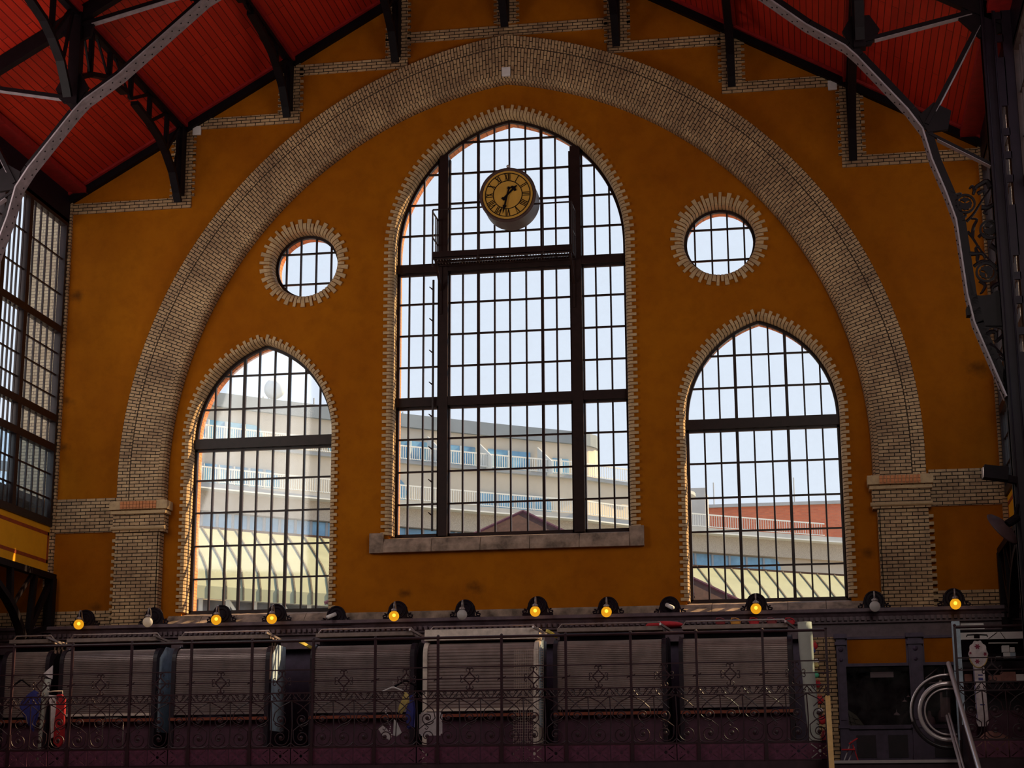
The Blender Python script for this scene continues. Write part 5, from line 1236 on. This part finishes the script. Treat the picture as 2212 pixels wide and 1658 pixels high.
for a, b, h0, h1, k, rl, rr in ((380, 545, 823, 865, KU, 0, 1), (690, 800, 823, 862, KU, 1, 0), (830, 928, 820, 866, KU, 0, 0), (962, 1026, 820, 866, KU, 0, 0), (1055, 1150, 820, 866, KU, 0, 0), (1200, 1236, 815, 858, KU, 0, 0),
                              (380, 586, 708, 762, KM, 0, 1), (800, 872, 706, 772, KM, 0, 1), (1036, 1198, 706, 756, KM, 0, 1), (380, 730, 606, 654, KL_ * 1.006, 0, 0), (800, 1240, 606, 654, KL_ * 1.006, 0, 0), (1440, 1705, 606, 652, KL_ * 1.006, 0, 1)):
    q = MB(); strip(q, rng(a, b, 3), h0, h1, k * .9985, .3, rl, rr); w = q.build('window', 'hglass', hotel)
    q = MB()
    for px in rng(a, b, 34)[1:-1]:
        x, y = plan(px, k * .998); q.box(x - .09, x + .09, y - .05, y + .1, zl(h0), zl(h1))
    x, y = plan(a, k * .998)
    q.build('window_bars', 'slab' if k < 1.015 else 'hwhite', w)
for nm, a, b, h0, h1, k in (('upper_terrace_railing', 380, 1420, 812, 843, KM * .994), ('lower_terrace_railing', 380, 1806, 713, 745, KL_ * .993)):
    q = MB(); strip(q, rng(a, b, 10), h1 - 3, h1, k, .12); strip(q, rng(a, b, 10), h0, h0 + 2, k, .1); 
    for i in range(int((b - a) / 5.2)):
        x, y = plan(a + i * 5.2, k); q.box(x - .025, x + .025, y, y + .06, zl(h0), zl(h1 - 2))
    q.build(nm, 'hwhite', hotel)
for px in (918, 1030, 1166):
    x, y = plan(px, KU * .998); x2, y2 = plan(px + 32, KM * .990)
    q = MB(); th = .1
    for lst in ([(x, y, zl(806)), (x2, y2, zl(806)), (x2, y2, zl(836)), (x, y, zl(880))],):
        va = [q.b.verts.new(p) for p in lst]; vb = [q.b.verts.new((p[0] + th, p[1], p[2])) for p in lst]
        q.b.faces.new(va); q.b.faces.new(vb[::-1])
        for i in range(4): q.b.faces.new((va[i], vb[i], vb[(i + 1) % 4], va[(i + 1) % 4]))
    q.build('terrace_partition', 'hwhite', hotel)
q = MB()
for px, h in ((660, 960), (545, 950), (790, 985), (862, 950), (930, 965)):
    x, y = plan(px, KU * 1.02); q.cyl((x, y, zl(920)), (x, y, zl(h)), .07, 6)
q.build('roof_masts', 'slab', hotel)
# stair-like roof railing, satellite dish
x, y = plan(571, KU * 1.01)
g = thing('satellite_dish', (x, y, zl(927)), 'white satellite dish on the hotel roof seen in the left window', 'satellite dish')
q = MB(); q.lathe([(.05, .3), (.5, .2), (.85, 0), (.9, .02), (.5, .26), (.05, .36)], (x, y, zl(962)), 'Y', 20); q.build('dish', 'hwhite', g, True)
q = MB(); q.cyl((x, y + .3, zl(927)), (x, y + .3, zl(962)), .08, 8); q.cyl((x - .55, y + .1, zl(927)), (x - .55, y + .1, zl(980)), .05, 6); q.build('mast', 'slab', g)

cn = thing('annex_canopy', (plan(600, .9)[0], plan(600, .9)[1], 0), 'pale green seamed metal canopy roof in front of the hotel', 'canopy')
CPROF = [(.985, 607), (.955, 560), (.925, 512), (.908, 478), (.901, 445), (.900, 420)]
q = MB(); pxs = rng(250, 1930, 14); cols = []
def cpt(px, k, h): x, y = plan(px, k); return Vector((x, y, zl(h)))
for px in pxs: cols.append([q.b.verts.new(cpt(px, k, h)) for k, h in CPROF])
for A, B in zip(cols, cols[1:]):
    for i in range(len(CPROF) - 1): q.b.faces.new((A[i], B[i], B[i + 1], A[i + 1]))
q.build('metal_roof', 'canopy', cn)
q = MB(); px = 265
while px < 1900:
    x0_, y0_ = plan(px, .985)
    pts = []
    for k, h in CPROF:
        # seams run square to the eaves
        pts.append(cpt(px + (0.985 - k) * 700, k * .9995, h + 1))
    q.tube(pts, .07, 4); px += 38
q.build('standing_seams', 'seam', cn)
q = MB(); strip(q, rng(250, 1930, 20), 605, 612, .985, .3); q.build('ridge_cap', 'tile', cn)
q = MB(); strip(q, rng(250, 1930, 30), 0, 424, .915, .3); q.build('glazed_wall', 'greyglass', cn)
q = MB()
for h in (425, 372, 340): strip(q, rng(250, 1930, 30), h, h + 7, .912, .15)
for i, px in enumerate(range(300, 1900, 60)):
    q.bar(cpt(px, .911, 425), cpt(px, .911, 300), .25, .2, (0, 1, 0)); 
    if i % 2: q.bar(cpt(px, .911, 425), cpt(px + 75, .911, 330), .2, .2, (0, 1, 0))
q.build('white_bars', 'hwhite', cn)

for (px, py), Y, lb in (((1130, 1104), 26, 'brown pyramid roofed pavilion at the foot of the tall middle window'), ((1462, 1232), 24, 'brown pyramid roofed pavilion at the foot of the right window')):
    a = at(px, py, Y)
    g = thing('roof_pavilion', (a.x, a.y, 0), lb, 'building')
    q = MB(); hw = 7.0; zb = a.z - 4.0
    v = [q.b.verts.new((a.x + sx * hw, a.y + sy * hw * .6, zb)) for sx, sy in ((-1, -1), (1, -1), (1, 1), (-1, 1))]; t = q.b.verts.new((a.x, a.y, a.z))
    for i in range(4): q.b.faces.new((v[i], v[(i + 1) % 4], t))
    q.b.faces.new(v[::-1]); q.build('tiled_roof', 'tile', g)
    q = MB()
    for sx, sy in ((-1, -1), (1, -1), (1, 1), (-1, 1)): q.tube([(a.x + sx * hw, a.y + sy * hw * .6, zb), (a.x, a.y, a.z)], .07, 6)
    q.build('ridge_tiles', 'counter', g)
    q = MB(); q.box(a.x - hw + .5, a.x + hw - .5, a.y - hw * .55, a.y + hw * .55, 0, zb); q.build('walls', 'beige', g)
a = at(1529, 1097, 150); b = at(1960, 1085, 148.0)
bh = thing('brick_house', ((a.x + b.x) / 2, 150, 0), 'red brick house wall behind the terrace in the right window', 'building')
q = MB(); q.box(a.x, b.x, 150, 165, 0, a.z); q.build('wall', 'red_brick', bh)
q = MB(); q.box(a.x - .2, b.x + .2, 149.7, 165, a.z, a.z + .35); q.build('parapet', 'slab', bh)
q = MB()
for px, py in ((1541, 1042), (1714, 1031)): p = at(px, py, 152); q.cyl((p.x, 152, a.z), (p.x, 152, p.z), .07, 6)
q.build('roof_masts', 'slab', bh)
a = at(1490, 1054, 140); b = at(1524, 1085, 140)
q = MB(); q.box(a.x - 6, b.x, 140, 146, b.z - 8, a.z); tag(q.build('roof_hut', 'slab'), 'grey roof hut at the left edge of the right window view', 'hut')
mb = MB(); mb.box(-160, 160, 1.2, 300, -.3, -.1); tag(mb.build('floor_street', 'street'), 'street ground outside the hall', 'ground', kind='structure')
# light roofs outside the left clerestory
mb = MB()
for i in range(5): mb.bar((-22, 8 - 6 * i, 15.2), (-14.2, 8 - 6 * i, 13.9), .3, .25)
mb.bar((-18, 12, 14.6), (-18, -30, 14.6), .4, .3)
tag(mb.build('aisle_roof_frame', 'slab'), 'pale grey aisle roof framing outside the left clerestory windows', 'roof frame')

# ---------------------------------------------------------------- light
w = bpy.data.worlds.new('sky'); scn.world = w; w.use_nodes = True
nt = w.node_tree; nt.nodes.clear()
wo = nt.nodes.new('ShaderNodeOutputWorld'); bg = nt.nodes.new('ShaderNodeBackground'); tc = nt.nodes.new('ShaderNodeTexCoord'); sp = nt.nodes.new('ShaderNodeSeparateXYZ'); rp = nt.nodes.new('ShaderNodeValToRGB')
nt.links.new(tc.outputs['Generated'], sp.inputs[0]); nt.links.new(sp.outputs[2], rp.inputs[0]); nt.links.new(rp.outputs[0], bg.inputs[0]); nt.links.new(bg.outputs[0], wo.inputs[0])
e = rp.color_ramp.elements; e[0].position = 0.0; e[0].color = (.80, .87, .95, 1); e[1].position = .8; e[1].color = (.62, .76, .98, 1); x_ = e.new(.35); x_.color = (.74, .83, .95, 1)
bg.inputs[1].default_value = 1.12
def light(name, typ, loc, energy, col, **kw):
    l = bpy.data.lights.new(name, typ); l.energy = energy; l.color = col
    for k, v in kw.items(): setattr(l, k, v)
    o = bpy.data.objects.new(name, l); COL.objects.link(o); o.location = loc; return o
sun = light('sun', 'SUN', (60, 30, 60), 12., (1, .72, .36), angle=radians(.6))
sun.rotation_euler = Vector((.66, .36, .66)).to_track_quat('Z', 'Y').to_euler()
for s, en, yc in ((-1, LEFT_E, -10.0), (1, RIGHT_E, -17.5)):
    o = light('clerestory_daylight', 'AREA', (s * 12.75, yc, 16.0), en, DAYCOL, shape='RECTANGLE', size=8.5, size_y=7.5)
    o.rotation_euler = Vector((s * .45, -.89, .0)).to_track_quat('Z', 'Y').to_euler()
scn.view_settings.view_transform = 'Standard'; scn.view_settings.look = 'None'; scn.view_settings.exposure = 0.0; scn.view_settings.gamma = 1.0
scn.view_settings.use_curve_mapping = False
scn.cycles.max_bounces = 8; scn.cycles.diffuse_bounces = 4; scn.cycles.glossy_bounces = 3; scn.cycles.transparent_max_bounces = 16; scn.cycles.sample_clamp_indirect = 6.0
scn.cycles.use_denoising = True
for o in list(COL.objects):
    if o.type == 'MESH' and o.parent is None and o.get('kind') != 'structure': rebase(o)
